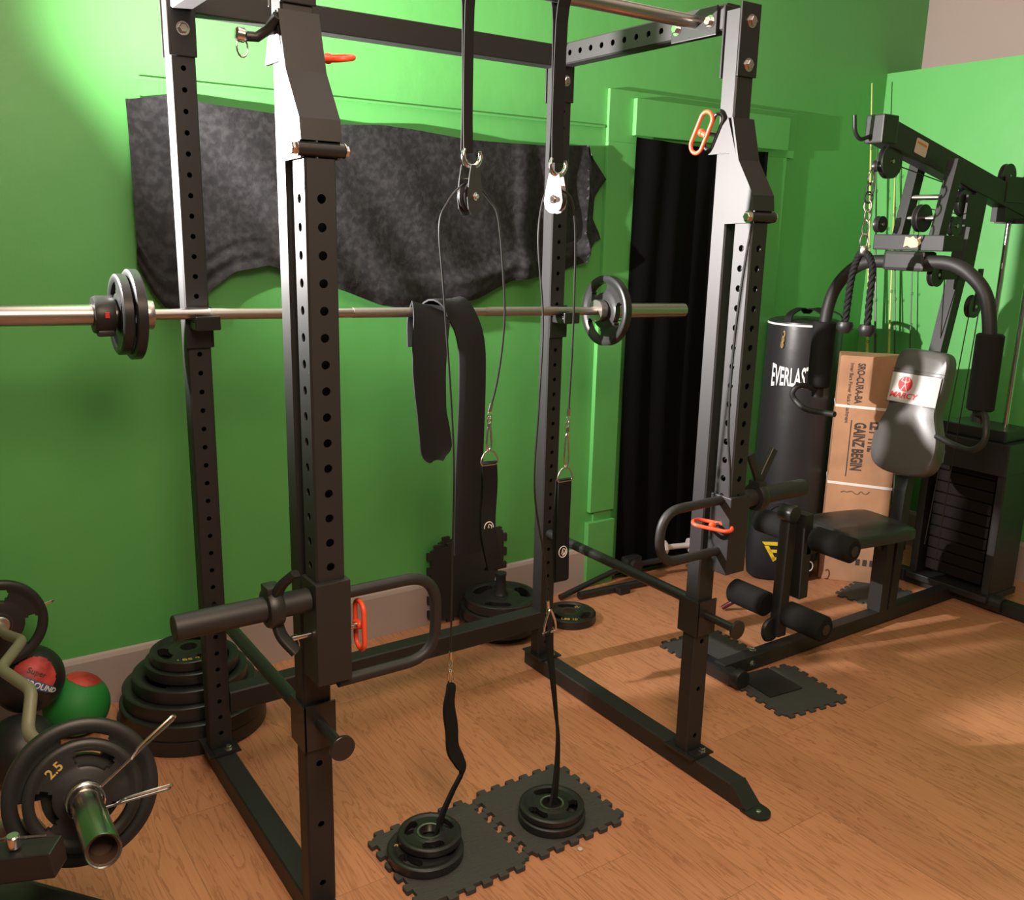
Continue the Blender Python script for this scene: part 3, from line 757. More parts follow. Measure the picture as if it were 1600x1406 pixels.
cable([(.420, -.612, .485), (.423, -.612, .75), (.424, -.612, 1.03), (.395, -.612, 1.40), (.382, -.612, 1.55), (.400, -.618, 1.605), (.428, -.622, 1.638), (.462, -.612, 1.651), (.493, -.600, 1.640), (.522, -.598, 1.615), (.545, -.606, 1.57), (.566, -.605, 1.40), (.567, -.604, 1.30), (.553, -.602, 1.19), (.533, -.60, 1.113)],
      'thin black cable over the left pulley')
cable([(.713, -.628, .565), (.702, -.62, .70), (.662, -.62, .90), (.668, -.62, 1.12), (.680, -.61, 1.33), (.666, -.60, 1.52), (.682, -.590, 1.615), (.697, -.598, 1.646), (.708, -.615, 1.6475), (.722, -.63, 1.640), (.745, -.63, 1.61), (.765, -.62, 1.52), (.776, -.61, 1.30), (.779, -.60, 1.079)],
      'thin black cable over the right pulley')
def snap_hook(x, y, zt, zb, label, w=.0075):
    t = thing('snap_hook', label, 'snap hook', (x, y, zb), 'chrome snap hooks on the cables')
    L = zt-zb
    bm = nb(); tube(bm, [(x+w*math.cos(a)*(1 if math.sin(a) < 0 else .8), y, zb+L*.38+L*.36*math.sin(a)) for a in [2*PI*i/20 for i in range(20)]], .0027, 8, True); obj('body', bm, CHR, t, True)
    bm = nb(); tube(bm, [(x+.0055*math.cos(a), y, zt-.009+.009*math.sin(a)) for a in [2*PI*i/14 for i in range(14)]], .0019, 8, True); cyl(bm, (x, y, zt-.030), (x, y, zt-.018), .0050, 12); obj('swivel_eye', bm, CHR, t, True)
    return t
snap_hook(.533, -.60, 1.100, 1.012, 'chrome snap hook high over the left hanging handle strap')
snap_hook(.778, -.60, 1.066, .938, 'chrome snap hook high over the right hanging handle strap')
snap_hook(.420, -.612, .470, .412, 'chrome snap hook low at the left loading strap')
# bow shackle at the right loading strap
t = thing('bow_shackle', 'silver horseshoe shackle low at the right loading strap', 'shackle', (.708, -.64, .50))
bm = nb(); tube(bm, fillet([(.692, -.64, .497), (.694, -.64, .525), (.713, -.636, .572), (.731, -.64, .525), (.731, -.64, .497)], .02, 6), .0032, 10); obj('bow', bm, CHR, t, True)
bm = nb(); cyl(bm, (.686, -.64, .500), (.737, -.64, .500), .0032, 10); obj('pin', bm, CHR, t, True)

def handle_strap(x, y, zr, ztop, zbot, wob, zem, label):
    t = thing('handle_strap', label, 'strap', (x, y, zbot), 'strap handles hanging from the cables')
    bm = nb(); pts = fillet([(x-.024, y, ztop), (x-.024, y, ztop+.016), (x-.012, y, zr), (x+.012, y, zr), (x+.024, y, ztop+.016), (x+.024, y, ztop)], .014, 5, True); tube(bm, pts, .0022, 8, True); obj('d_ring', bm, STL, t, True)
    n = 18; st = []
    for i in range(n+1):
        v = i/n; z = ztop+.003+(zbot-ztop)*v; st.append((x+wob*math.sin(v*7)*.007+wob*.012*v, y+wob*.010*math.sin(v*5), z))
    bm = nb(); ribbon(bm, st, .043, .0028, V(1, 0, 0)); st2 = [(a+wob*.004, b+.011+.006*math.sin(3*i/n), c) for i, (a, b, c) in enumerate(st)]; ribbon(bm, st2, .043, .0028, V(1, 0, 0)); ribbon(bm, [st[-1], (st[-1][0], y+.006, zbot-.005), st2[-1]], .043, .0028, V(1, 0, 0)); ribbon(bm, [st[0], (x, y+.005, ztop+.006), st2[0]], .043, .0028, V(1, 0, 0)); sl = obj('webbing', bm, NYL, t)
    c = V(st[0][0], y, zem); k = min(n, int((ztop-zem)/(ztop-zbot)*n)); c = V(st[k][0], st[k][1]-.0030, zem)
    bm = nb(); tube(bm, [c+V(.0135*math.cos(a), 0, .0155*math.sin(a)) for a in [2*PI*i/24 for i in range(24)]], .0013, 6, True)
    tube(bm, [c+V(-.004, 0, -.006), c+V(-.001, 0, .008), c+V(.002, 0, -.006)], .0012, 6); tube(bm, smoothpath([c+V(.001, 0, .009), c+V(.008, 0, .004), c+V(.007, 0, -.005), c+V(-.001, 0, -.010)], 4), .0016, 6); obj('emblem', bm, WHT, t)
    return t
handle_strap(.535, -.60, 1.013, .977, .700, 1, .812, 'wavy black handle strap with white round emblem, left one')
handle_strap(.775, -.60, .939, .902, .622, .15, .705, 'straight black handle strap with white round emblem before the right rear upright')
def load_strap(pts, w, label, tw):
    t = thing('loading_strap', label, 'strap', pts[-1], 'straps tying the cables to the floor plates')
    P = smoothpath(pts, 6); n = len(P); ws = []
    bm = nb(); rings = []
    for i, p in enumerate(P):
        v = i/(n-1); a = tw(v); x = V(math.cos(a), math.sin(a), 0); tn = (P[min(i+1, n-1)]-P[max(i-1, 0)]).normalized(); x = (x-tn*x.dot(tn)).normalized(); nn = tn.cross(x); ww = w(v)/2
        rings.append([bm.verts.new(p+x*a1*ww+nn*b1*.0035) for a1, b1 in ((-1, -1), (1, -1), (1, 1), (-1, 1))])
    for A, B in zip(rings, rings[1:]):
        for j in range(4): bm.faces.new((A[j], A[(j+1) % 4], B[(j+1) % 4], B[j]))
    bm.faces.new(rings[0][::-1]); bm.faces.new(rings[-1]); obj('webbing', bm, NYL, t, True)
load_strap([(.421, -.613, .420), (.417, -.62, .405), (.408, -.625, .36), (.414, -.63, .30), (.412, -.64, .25), (.425, -.65, .215), (.432, -.655, .185), (.400, -.66, .14), (.366, -.668, .09), (.350, -.672, .045), (.345, -.672, .035)],
           lambda v: .014+.038*math.sin(PI*min(1, v/.62))**.6 if v < .62 else .026, 'black loading strap kinked above the left floor plates', lambda v: .5)
load_strap([(.710, -.64, .503), (.712, -.645, .44), (.714, -.66, .36), (.712, -.68, .28), (.706, -.70, .22), (.695, -.715, .14), (.680, -.728, .075), (.671, -.735, .045)],
           lambda v: .040-.034*min(1, v/.50) if v < .5 else .006+.04*(v-.5)/.5, 'black loading strap twisted narrow above the right floor plates', lambda v: .5)

# ================================================================== foam tiles
def jig(n, L, d, flip):
    """teeth along one side from (0,0) to (L,0) bulging to -y"""
    s = L/n; out = []
    for i in range(n):
        a = i*s
        if flip: a += 0
        out += [(a+s*.10, 0), (a+s*.22, 0), (a+s*.16, -d*.85), (a+s*.24, -d), (a+s*.66, -d), (a+s*.74, -d*.85), (a+s*.68, 0)]
    return out
def tile(c, yaw, L, T, label, n=6, group=None, tilt=None, m=None):
    sides = []; base = jig(n, L, .016, False)
    poly = []
    for k in range(4):
        a = -k*PI/2*-1
        for x, y in base:
            X, Y = x-L/2, y-L/2; poly.append((X*math.cos(a)-Y*math.sin(a), X*math.sin(a)+Y*math.cos(a)))
    bm = nb(); prism(bm, poly, (0, 0, 0), (1, 0, 0), (0, 1, 0), (0, 0, T))
    o = obj('foam_tile', bm, m or TIL, origin=(0, 0, 0)); o.location = Vector(c); o.rotation_euler = tilt if tilt else (0, 0, yaw)
    return tag(o, label, 'floor tile', group)
tile((.362, -.703, .0003), 0.0, .288, .012, 'dark foam puzzle tile under the left pair of small plates', group='foam tiles')
tile((.683, -.695, .0003), 0.0, .288, .0118, 'dark foam puzzle tile under the right pair of small plates', group='foam tiles')
tile((1.80, -.595, .0003), -.13, .275, .006, 'foam puzzle tile poking out before the home gym base beam', group='foam tiles')
tile((1.80, -.235, .0003), -.05, .27, .006, 'foam puzzle tile behind the front foot of the home gym', group='foam tiles')
tile((2.86, -.235, .0003), .2, .27, .006, 'foam puzzle tile beneath the home gym seat post', group='foam tiles')
DTL = mat('dark_foam_tile', (.022, .018, .016), .8)
tile((1.15, .530, .168), 0, .30, .010, m=DTL, label= 'front foam tile leaning on the wall behind the short plate stack', group='leaning foam tiles', tilt=(math.radians(88.5), 0, 0), n=5)
tile((1.20, .5485, .185), 0, .31, .010, m=DTL, label= 'rear foam tile leaning on the wall behind the short plate stack', group='leaning foam tiles', tilt=(math.radians(89.5), 0, 0), n=5)
bm = nb(); box(bm, (-.075, -.085, 0), (.075, .085, .004), Matrix.Translation(V(1.78, -.53, .0066)) @ Matrix.Rotation(-.1, 4, 'Z')); tag(obj('rubber_sheet', bm, RUB), 'thin square rubber sheet lying on the foam tile by the home gym', 'rubber sheet')

# ================================================================== left corner
def P3(*a): return Vector(a)
T0, T1 = V(-.474, -.845, .548), V(-.498, -1.211, .667)
sd = (T1-T0).normalized()
cb = thing('curl_bar', 'cranked curl bar with a hollow shiny sleeve end pointing at the camera', 'curl bar', (-.5, -.3, .48))
bm = nb(); lathe(bm, [(.020, 0), (.0285, 0), (.0285, .012), (.0255, .013), (.0255, .33), (.0245, .332), (.0225, .330), (.0225, .29)], T0+sd*.012, sd, 36, False); obj('sleeve', bm, PWD2 if 0 else mat('nickel_sleeve', (.46, .46, .43), .22, 1), cb, True)
bm = nb(); lathe(bm, [(.0225, 0), (.0225, .038), (.020, .036), (.017, .004), (.0, .003)], T0+sd*.302, sd, 30, False); obj('hollow_end', bm, mat('dark_brown', (.05, .022, .012), .7), cb, True)  # inside of the hollow end in one even dark brown
path = [T0, T0-sd*.13, V(-.471, -.647, .500), V(-.497, -.538, .488), V(-.520, -.438, .484), V(-.493, -.32, .523), V(-.538, -.132, .505), V(-.472, .032, .497), V(-.501, .180, .463), V(-.504, .25, .458)]
bm = nb(); tube(bm, fillet(path, .028, 5), .0135, 14); obj('cranked_bar', bm, OLV, cb, True)
T2 = V(-.504, .25, .458); sd2 = V(-.01, .45, -.03).normalized()
bm = nb(); cyl(bm, T2, T2+sd2*.18, .0255, 28, .002); obj('sleeve', bm, STL, cb, True)
def plate_axis(R, T, p, d, label, spin, txt=None, grp=None):
    t = plate(R, T, label, (0, 0, 0), group=grp, txt=txt, m=RUB)
    q = Vector(d).to_track_quat('Z', 'Y') @ Matrix.Rotation(spin, 3, 'Z').to_quaternion()
    t.rotation_euler = q.to_euler(); t.location = Vector(p); return t
plate_axis(.130, .030, T0-sd*.062, sd, 'larger grip plate behind on the near end of the curl bar', .35, grp='plates on the near end of the curl bar')
plate_axis(.098, .028, T0-sd*.030, sd, 'smaller front plate on the near end of the curl bar with gold mark', 2.20, ([('2.5', 0)], .024, 1, .070), 'plates on the near end of the curl bar')
plate_axis(.122, .028, T2+sd2*.012, -sd2*-1, 'grip plate on the far end of the curl bar before the green wall', 2.45)
def spring_collar(p, d, r, a1, a2, label, L=.10):
    d = Vector(d).normalized(); x, y, z = frame(d); p = Vector(p)
    t = thing('spring_collar', label, 'collar', p, 'spring collars on the curl bar')
    pts = []
    for i in range(61):
        v = i/60; a = a1+(2*PI*2.6+a2-a1)*v; pts.append(p+d*(.014*v)+(x*math.cos(a)+y*math.sin(a))*(r+.002))
    bm = nb(); tube(bm, pts, .0024, 8); obj('coil', bm, CHR, t, True)
    for q, a in ((pts[0], a1), (pts[-1], a2)):
        rr = (x*math.cos(a)+y*math.sin(a)); tt = (-x*math.sin(a)+y*math.cos(a))
        h = fillet([q, q+rr*L, q+rr*L+d*.016+tt*.010, q+rr*(L*.52)+d*.016+tt*.010, q+rr*(L*.40)+d*.004], .008, 4)
        bm = nb(); tube(bm, h, .0024, 8); obj('grip_wire', bm, CHR, t, True)
    return t
def ang(d, v):
    x, y, z = frame(d); return math.atan2(v.dot(y), v.dot(x))
spring_collar(T0+sd*.030, sd, .0285, ang(sd, r2+u2*.75), ang(sd, r2+u2*.16), 'chrome spring collar with two long wire grips on the near sleeve', .165)
spring_collar(T2+sd2*.052, sd2, .0265, ang(sd2, r2+u2*.20), ang(sd2, r2+u2*.35), 'chrome spring collar showing past the far curl bar plate', .12)
# bench frame that carries the bar
bn = thing('bar_stand', 'dark green tinted steel bar stand cut off by the left frame edge', 'bar stand', (-.62, -.9, 0))
bm = nb(); beam(bm, (-.80, -.82, .50), (-.535, -.975, .535), .05, .045); obj('support_arm', bm, PWD2, bn)
bm = nb(); cyl(bm, (-.595, -.940, .553), (-.595, -.940, .576), .011, 18, .002); tube(bm, [(-.640, -.915, .569), (-.550, -.965, .573)], .0022, 8); obj('lock_pin', bm, CHR, bn, True)
bm = nb(); beam(bm, (-.80, -.80, .0), (-.80, -.80, .53), .05, .05, V(1, 0, 0)); obj('post', bm, PWD2, bn)
bm = nb(); beam(bm, (-.95, -.53, .37), (-.33, -1.30, .37), .24, .06, bev=.012); obj('bench_pad', bm, VIN, bn)
bm = nb(); beam(bm, (-.90, -.59, .0), (-.90, -.59, .34), .05, .05, V(1, 0, 0)); obj('leg', bm, PWD2, bn)
bm = nb(); beam(bm, (-.40, -1.22, .0), (-.40, -1.22, .34), .05, .05, V(1, 0, 0)); obj('leg', bm, PWD2, bn)
bm = nb(); ball(bm, (-.655, -.90, .545), .022, 18); obj('end_knob', bm, mat('brown_knob', (.10, .05, .04), .5), bn, True)
# tan hooked rack arm behind
bm = nb(); tube(bm, fillet([(-.60, -.62, .0), (-.60, -.62, .40), (-.560, -.70, .43), (-.545, -.78, .46), (-.56, -.80, .50)], .04, 5), .016, 12); obj('hook_arm', bm, OLV, bn, True)

# balls
def decal(c, r, n, hw, hh, m, name, parent, mask=None, up_=V(0, 0, 1), lift=.0015, N=24):
    """patch of the sphere around direction n; mask(u,v)->bool in [-1,1]^2"""
    n = Vector(n).normalized(); x = up_.cross(n).normalized(); y = n.cross(x); bm = nb(); g = {}
    def vt(i, j):
        if (i, j) not in g:
            u, v = (i/N*2-1)*hw, (j/N*2-1)*hh; d = (n+x*math.tan(u/r)+y*math.tan(v/r)).normalized(); g[i, j] = bm.verts.new(Vector(c)+d*(r+lift))
        return g[i, j]
    for i in range(N):
        for j in range(N):
            u, v = ((i+.5)/N*2-1), ((j+.5)/N*2-1)
            if mask is None or mask(u, v): bm.faces.new((vt(i, j), vt(i+1, j), vt(i+1, j+1), vt(i, j+1)))
    bmesh.ops.solidify(bm, geom=bm.faces[:], thickness=.0008)
    return obj(name, bm, m, parent, True)
def sphere_text(c, r, n, s, size, m, parent, dv=0, up_=V(0, 0, 1), lift=.0028, sx=1):
    n = Vector(n).normalized(); x = up_.cross(n).normalized(); y = n.cross(x); tb = textbm(s, size, bold=size*.02, extrude=.0002, sx=sx)
    for w in tb.verts: u, v, q = w.co.x, w.co.y+dv, w.co.z; w.co = Vector(c)+(n+x*math.tan(u/r)+y*math.tan(v/r)).normalized()*(r+lift+q)
    return obj('lettering', tb, m, parent)
gb = thing('playground_ball', 'green rubber ball on the floor by the baseboard', 'ball', (-.315, .40, 0))
bm = nb(); ball(bm, (-.315, .40, .098), .096, 48); obj('shell', bm, GRNB, gb, True)
decal((-.315, .40, .098), .096, (.30, -.05, .9), .052, .052, REDM, 'red_label', gb, lambda u, v: u*u+v*v < 1)
bb = thing('playground_ball', 'black rubber ball low in the left corner, in front of the green one', 'ball', (-.490, .20, 0))
bm = nb(); ball(bm, (-.490, .20, .101), .10, 48); obj('shell', bm, RUB, bb, True)
BC = V(-.444, .330, .250); dcb = (CP-BC).normalized(); upd = u2*.87+r2*.5
lb = thing('playground_ball', 'black rubber ball with red dome label and blue lettered band, topmost', 'ball', BC-V(0, 0, .098))
bm = nb(); ball(bm, BC, .098, 48); obj('shell', bm, RUB, lb, True)
nn = dcb+r2*.26+u2*.12
decal(BC, .098, nn, .060, .056, REDM, 'red_label', lb, lambda u, v: u*u+v*v < 1 and v > -.25, upd)
decal(BC, .098, nn, .074, .056, BLU, 'blue_band', lb, lambda u, v: -.70 < v < -.25, upd, .0020)
sphere_text(BC, .098, nn, 'PLAYGROUND', .0235, WHT, lb, -.0265, upd)
sphere_text(BC, .098, nn, 'Super', .022, mat('dark_print', (.08, .01, .01), .6), lb, .006, upd)

# ================================================================== home gym
GY = -.405
gym = thing('home_gym', 'black multi-station home gym with padded seat and weight stack', 'home gym', (2.6, GY, 0))
def gp(name, bm, m, parent=None, smooth=False): return obj(name, bm, m, parent or gym, smooth)
bm = nb(); beam(bm, (1.66, GY, .034), (3.12, GY, .034), .05, .055); gp('base_beam', bm, PWD)
bm = nb(); beam(bm, (3.14, -.02, .034), (3.14, -1.0, .034), .05, .055); gp('rear_base_beam', bm, PWD)
bm = nb(); beam(bm, (1.665, GY-.075, .030), (1.665, GY+.11, .030), .055, .05, bev=.010); ft = gp('front_foot', bm, PWD2)
bm = nb(); lathe(bm, [(.0, 0), (.034, 0), (.036, .006), (.034, .03)], (1.665, GY-.105, .036), (0, 1, 0), 20); obj('rubber_cap', bm, RUB, ft, True)
bm = nb(); hexbolt(bm, (1.80, GY-.026, .034), (0, -1, 0), .009); gp('bolt', bm, CHR)
bm = nb(); hexbolt(bm, (1.84, GY+.01, .062), (0, 0, 1), .010); gp('bolt', bm, CHR)
mast = [(2.648, GY, .06), (2.662, GY, .56), (2.855, GY, 1.46)]
bm = nb(); sweep(bm, mast, rect(.05, .05), upv=V(0, 1, 0)); gp('mast', bm, PWD)
bm = nb(); beam(bm, (2.862, GY, 1.395), (2.905, GY, 1.76), .056, .085, V(1, 0, 0)); gp('upper_mast', bm, PWD)
# boom
b0, b1 = V(2.225, GY, 1.918), V(3.42, GY, 1.650)
bm = nb(); beam(bm, b0, b1, .062, .088, bev=.004); bo = gp('boom', bm, PWD)
bm = nb(); box(bm, (2.215, GY-.036, 1.868), (2.300, GY+.036, 1.962), bev=.005); obj('end_cap', bm, RUB, bo)
bm = nb(); place_ = None
u = (b1-b0).normalized(); v = u.cross(V(0, 1, 0)) * -1
if v.z < 0: v = -v
prism(bm, rrect(.075, .052, .006, 3), b0+u*.235+V(0, -.0318, 0), u, v, (0, -.0006, 0)); l = obj('warning_label', bm, WRNL, bo)
bm = nb(); prism(bm, [(-.03, .008), (.03, .008), (.03, .016), (-.03, .016)], b0+u*.235+V(0, -.0325, 0), u, v, (0, -.0004, 0)); obj('label_stripe', bm, ORL, l)
bm = nb(); tube(bm, fillet([(2.225, GY+.01, 1.895), (2.170, GY+.02, 1.875), (2.145, GY+.025, 1.90), (2.135, GY+.025, 1.955)], .02, 5), .007, 10); gp('bar_hook', bm, PWD2, None, True)
bm = nb(); prism(bm, [(0, 0), (.13, 0), (0, .085)], (3.18, GY-.03, 1.615), (-1, 0, 0), (0, 0, 1), (0, .06, 0)) if 0 else prism(bm, [(-.16, .045), (.06, -.03), (-.16, -.03)], (3.24, GY-.028, 1.655), (1, 0, 0), (0, 0, 1), (0, .056, 0)); gp('gusset', bm, PWD)
# side plates from the boom to the press pivot
for y in (GY+.065, GY-.085):
    bm = nb(); beam(bm, (2.535, y, 1.55), (2.60, y, 1.83), .010 if 0 else .04, .05, V(1, 0, 0)); gp('hanger_plate', bm, PWD)
bm = nb(); cyl(bm, (2.56, GY+.065, 1.70), (2.56, GY-.085, 1.70), .010, 14); cyl(bm, (2.545, GY+.065, 1.625), (2.545, GY-.085, 1.625), .010, 14); gp('axle', bm, STL, None, True)
# pulleys
def gpulley(c, r, ax=(0, 1, 0)):
    bm = nb(); lathe(bm, [(.008, -.011), (r, -.011), (r, -.007), (r*.86, 0), (r, .007), (r, .011), (.008, .011)], c, ax, 28); o = gp('pulley', bm, PWD2, None, True)
    bm = nb(); lathe(bm, [(.007, -.016), (.007, .016)], c, ax, 12); obj('pulley_axle', bm, STL, o, True)
gpulley((2.545, GY-.01, 1.625), .050)
gpulley((2.310, GY-.01, 1.812), .058); gpulley((2.265, GY+.005, 1.795), .020)
gpulley((2.815, GY-.005, 1.690), .052); gpulley((2.69, GY-.005, 1.418), .045); gpulley((2.98, GY-.005, 1.290), .046)
gpulley((3.10, GY-.005, 1.800), .050); gpulley((3.26, GY-.005, 1.760), .050); gpulley((2.66, GY-.07, 1.60), .035); gpulley((2.44, GY+.09, 1.60), .030)
for lo, hi in (((3.06, GY-.035, 1.70), (3.31, GY-.020, 1.80)), ((3.06, GY+.020, 1.70), (3.31, GY+.035, 1.80)), ((2.80, GY-.03, 1.60), (2.86, GY-.018, 1.72)), ((2.97, GY-.02, 1.27), (3.0, GY-.012, 1.44)), ((2.70, GY-.022, 1.40), (2.83, GY-.014, 1.45))):
    bm = nb(); box(bm, lo, hi, bev=.002); gp('pulley_bracket', bm, PWD)
# press arm
bm = nb(); box(bm, (2.475, GY-.150, 1.508), (2.60, GY+.135, 1.565), bev=.004); px = gp('pivot_box', bm, PWD)
bm = nb(); prism(bm, [(-.035, -.02), (-.03, .017), (-.01, .014), (.0, .020), (.012, .010), (.030, .018), (.034, -.006), (.020, -.019), (-.004, -.022), (-.02, -.014)], (2.4735, GY-.03, 1.540), (0, -1, 0), (0, 0, 1), (-.0012, 0, 0)); obj('torn_sticker', bm, FOAMY, px)
bm = nb(); box(bm, (2.472, GY-.085, 1.434), (2.555, GY+.085, 1.506), bev=.012); gp('arm_clamp', bm, PWD)
arm = [(2.50, GY+.330, 1.10), (2.50, GY+.335, 1.24), (2.50, GY+.305, 1.36), (2.50, GY+.20, 1.462), (2.50, GY-.20, 1.472), (2.50, GY-.315, 1.38), (2.50, GY-.345, 1.27), (2.50, GY-.36, 1.10)]
bm = nb(); tube(bm, fillet(arm, .09, 8), .0245, 20); gp('press_arm', bm, PWD, None, True)
for s, zt in ((1, 1.215), (-1, 1.235)):
    y = GY+s*.335 if s > 0 else GY-.352
    bm = nb(); cyl(bm, (2.50, y, zt-.27), (2.50, y, zt), .046, 28, .006); gp('foam_sleeve', bm, FOAM, None, True)
    bm = nb(); cyl(bm, (2.50, y, zt-.31), (2.50, y, zt-.27), .024, 18); o = gp('sleeve_stub', bm, PWD, None, True)
    z0 = zt-.295
    pts = [(2.49, y, z0+.01), (2.42, y-.0, z0+.035), (2.38, -.06, .955), (2.37, -.045, .925), (2.38, -.06, .893), (2.38, -.12, .868), (2.38, -.25, .872)] if s > 0 else \
          [(2.50, y+.02, z0-.0), (2.46, y-.04, z0+.02), (2.42, y-.075, z0-.02), (2.41, y-.075, z0-.07), (2.42, y-.03, z0-.105), (2.45, y+.05, z0-.105), (2.47, y+.13, z0-.09)]
    bm = nb(); tube(bm, smoothpath(pts, 5), .0115, 12); gp('grip_handle', bm, PWD, None, True)
# backrest
def padmesh(poly, d, T, o, u, v, n, bulge=.012):
    """cushion: polygon outline in u,v with puffed front"""
    bm = nb(); k = len(poly); cx = sum(p[0] for p in poly)/k; cy = sum(p[1] for p in poly)/k; rings = []
    for sc, h in ((1, 0), (1, T*.6), (.985, T*.82), (.95, T*.95), (.85, T), (.55, T+bulge*.7), (.2, T+bulge)):
        rings.append([bm.verts.new(Vector(o)+Vector(u)*(cx+(p[0]-cx)*sc)+Vector(v)*(cy+(p[1]-cy)*sc)+Vector(n)*h) for p in poly])
    for a, b in zip(rings, rings[1:]):
        for i in range(k): bm.faces.new((a[i], a[(i+1) % k], b[(i+1) % k], b[i]))
    bm.faces.new(rings[0][::-1]); bm.faces.new(rings[-1]); return bm
half = [(0, .252), (.060, .252), (.092, .243), (.110, .215), (.113, .165), (.112, .10), (.104, .045), (.106, .0), (.128, -.06), (.142, -.12), (.140, -.18), (.120, -.222), (.075, -.245), (0, -.252)]
hs = smoothpath([(x, y, 0) for x, y in half], 3)
outl = [(p.x, p.y) for p in hs]+[(-p.x, p.y) for p in hs[1:-1][::-1]]
pn = V(-.985, 0, .17).normalized(); pv = V(.17, 0, .985).normalized(); pu = V(0, -1, 0); po = V(2.695, GY-.002, .872)
bm = padmesh(outl, 0, .062, po, pu, pv, pn); pad = gp('backrest', bm, VING, None, True)
def padpatch(name, poly, h, m):
    bm = nb(); prism(bm, poly, po+pn*h, pu, pv, pn*.0008); return obj(name, bm, m, pad)
# silver band across the chest with red emblem
bm = nb(); N = 12; zlo, zhi = .035, .150
def padh(x, y):
    q = max(abs(x)/.115, abs(y)/.25); return .062+.012*max(0, 1-q)**1.0
rows = []
for i in range(N+1):
    x = -.104+.208*i/N; rows.append([bm.verts.new(po+pu*x+pv*z+pn*(.0745 if abs(x) < .09 else .068)) for z in (zlo, zhi)])
for a, b in zip(rows, rows[1:]): bm.faces.new((a[0], b[0], b[1], a[1]))
bmesh.ops.solidify(bm, geom=bm.faces[:], thickness=.0012); obj('silver_band', bm, SILV, pad)
ec = po+pu*-.035+pv*.108+pn*.0762
bm = nb(); prism(bm, [(.030*math.cos(a), .030*math.sin(a)) for a in [2*PI*i/30 for i in range(30)]], ec, pu, pv, pn*.0006); em = obj('red_emblem', bm, RED, pad)
bm = nb()
fig = [((0, .018), (0, -.002)), ((0, -.002), (-.014, -.026)), ((0, -.002), (.012, -.027)), ((-.018, .012), (0, .006)), ((.018, .012), (0, .006)), ((-.018, .012), (-.012, .024)), ((.018, .012), (.012, .024))]
for a, b in fig:
    beam(bm, ec+pu*a[0]+pv*a[1]+pn*.0010, ec+pu*b[0]+pv*b[1]+pn*.0010, .0035, .0008, pn, 0)
ball(bm, ec+pv*.0235+pn*.0008, .0035, 10); obj('emblem_figure', bm, SILV, em)
tb = place(textbm('MARCY', .030, shear=.25, bold=.0006, extrude=.0004, sx=1.15), po+pu*-.036+pv*.062+pn*.0765, pu, pv); obj('lettering', tb, RED, pad)
tb = place(textbm('HOME GYM', .012, shear=.25, extrude=.0004), po+pu*-.030+pv*.044+pn*.0765, pu, pv) if 0 else None
bm = nb()
for z in (.032, .153, .165): beam(bm, po+pu*-.108+pv*z+pn*.0700, po+pu*.108+pv*z+pn*.0700, .0018, .0015, pn, 0)
obj('seam', bm, VIN, pad)
bm = nb(); box(bm, (2.69, GY-.10, .80), (2.705, GY+.10, 1.02)); box(bm, (2.66, GY-.03, .66), (2.72, GY+.03, .84)); gp('backrest_plate', bm, PWD)
# seat
sp = [(2.262, GY+.165), (2.215, GY-.090), (2.250, GY-.118), (2.500, GY-.150), (2.555, GY-.125), (2.590, GY+.06), (2.56, GY+.13), (2.32, GY+.185)]
bm = padmesh([(p.x, p.y) for p in smoothpath([(a, b, 0) for a, b in sp], 3, True)], 0, .045, (0, 0, .420), V(1, 0, 0), V(0, 1, 0), V(0, 0, 1), .010); gp('seat', bm, VIN, None, True)
bm = nb(); beam(bm, (2.05, GY, .425), (2.655, GY, .405), .05, .045); beam(bm, (2.20, GY, .41), (2.60, GY, .41), .16, .010, bev=0); gp('seat_rail', bm, PWD)
bm = nb(); beam(bm, (2.58, GY, .06), (2.58, GY, .40), .05, .06, V(0, 1, 0)); beam(bm, (2.52, GY, .41), (2.60, GY, .30), .045, .02, V(0, 1, 0)); gp('seat_post', bm, PWD)
# leg developer
bm = nb(); beam(bm, (1.99, GY+.020, .595), (1.985, GY+.020, .085), .045, .045, V(1, 0, 0)); beam(bm, (2.05, GY+.0, .56), (2.06, GY+.0, .23), .05, .045, V(1, 0, 0)); gp('leg_lever', bm, PWD)
bm = nb(); lathe(bm, [(0, 0), (.03, 0), (.034, .01), (.034, .05), (.03, .06), (0, .06)], (1.985, GY-.01, .565), (0, 1, 0), 22); gp('lever_pivot', bm, PWD2, None, True)
for c, r in (((2.06, .475), .046), ((1.945, .205), .048)):
    for s in (1, -1):
        bm = nb(); y0, y1 = GY+s*.045, GY+s*.215; cyl(bm, (c[0], y0, c[1]), (c[0], y1, c[1]), r, 26, .008); o = gp('foam_roller', bm, FOAM, None, True)
        bm = nb(); cyl(bm, (c[0], y1, c[1]), (c[0], y1+s*.004, c[1]), .020, 18); obj('end_plug', bm, PWD2, o, True)
bm = nb(); lathe(bm, [(0, 0), (.045, 0), (.05, .008), (.045, .016), (0, .016)], (1.955, GY+.02, .11), (0, 1, 0), 26); gp('lever_disc', bm, RUB, None, True)
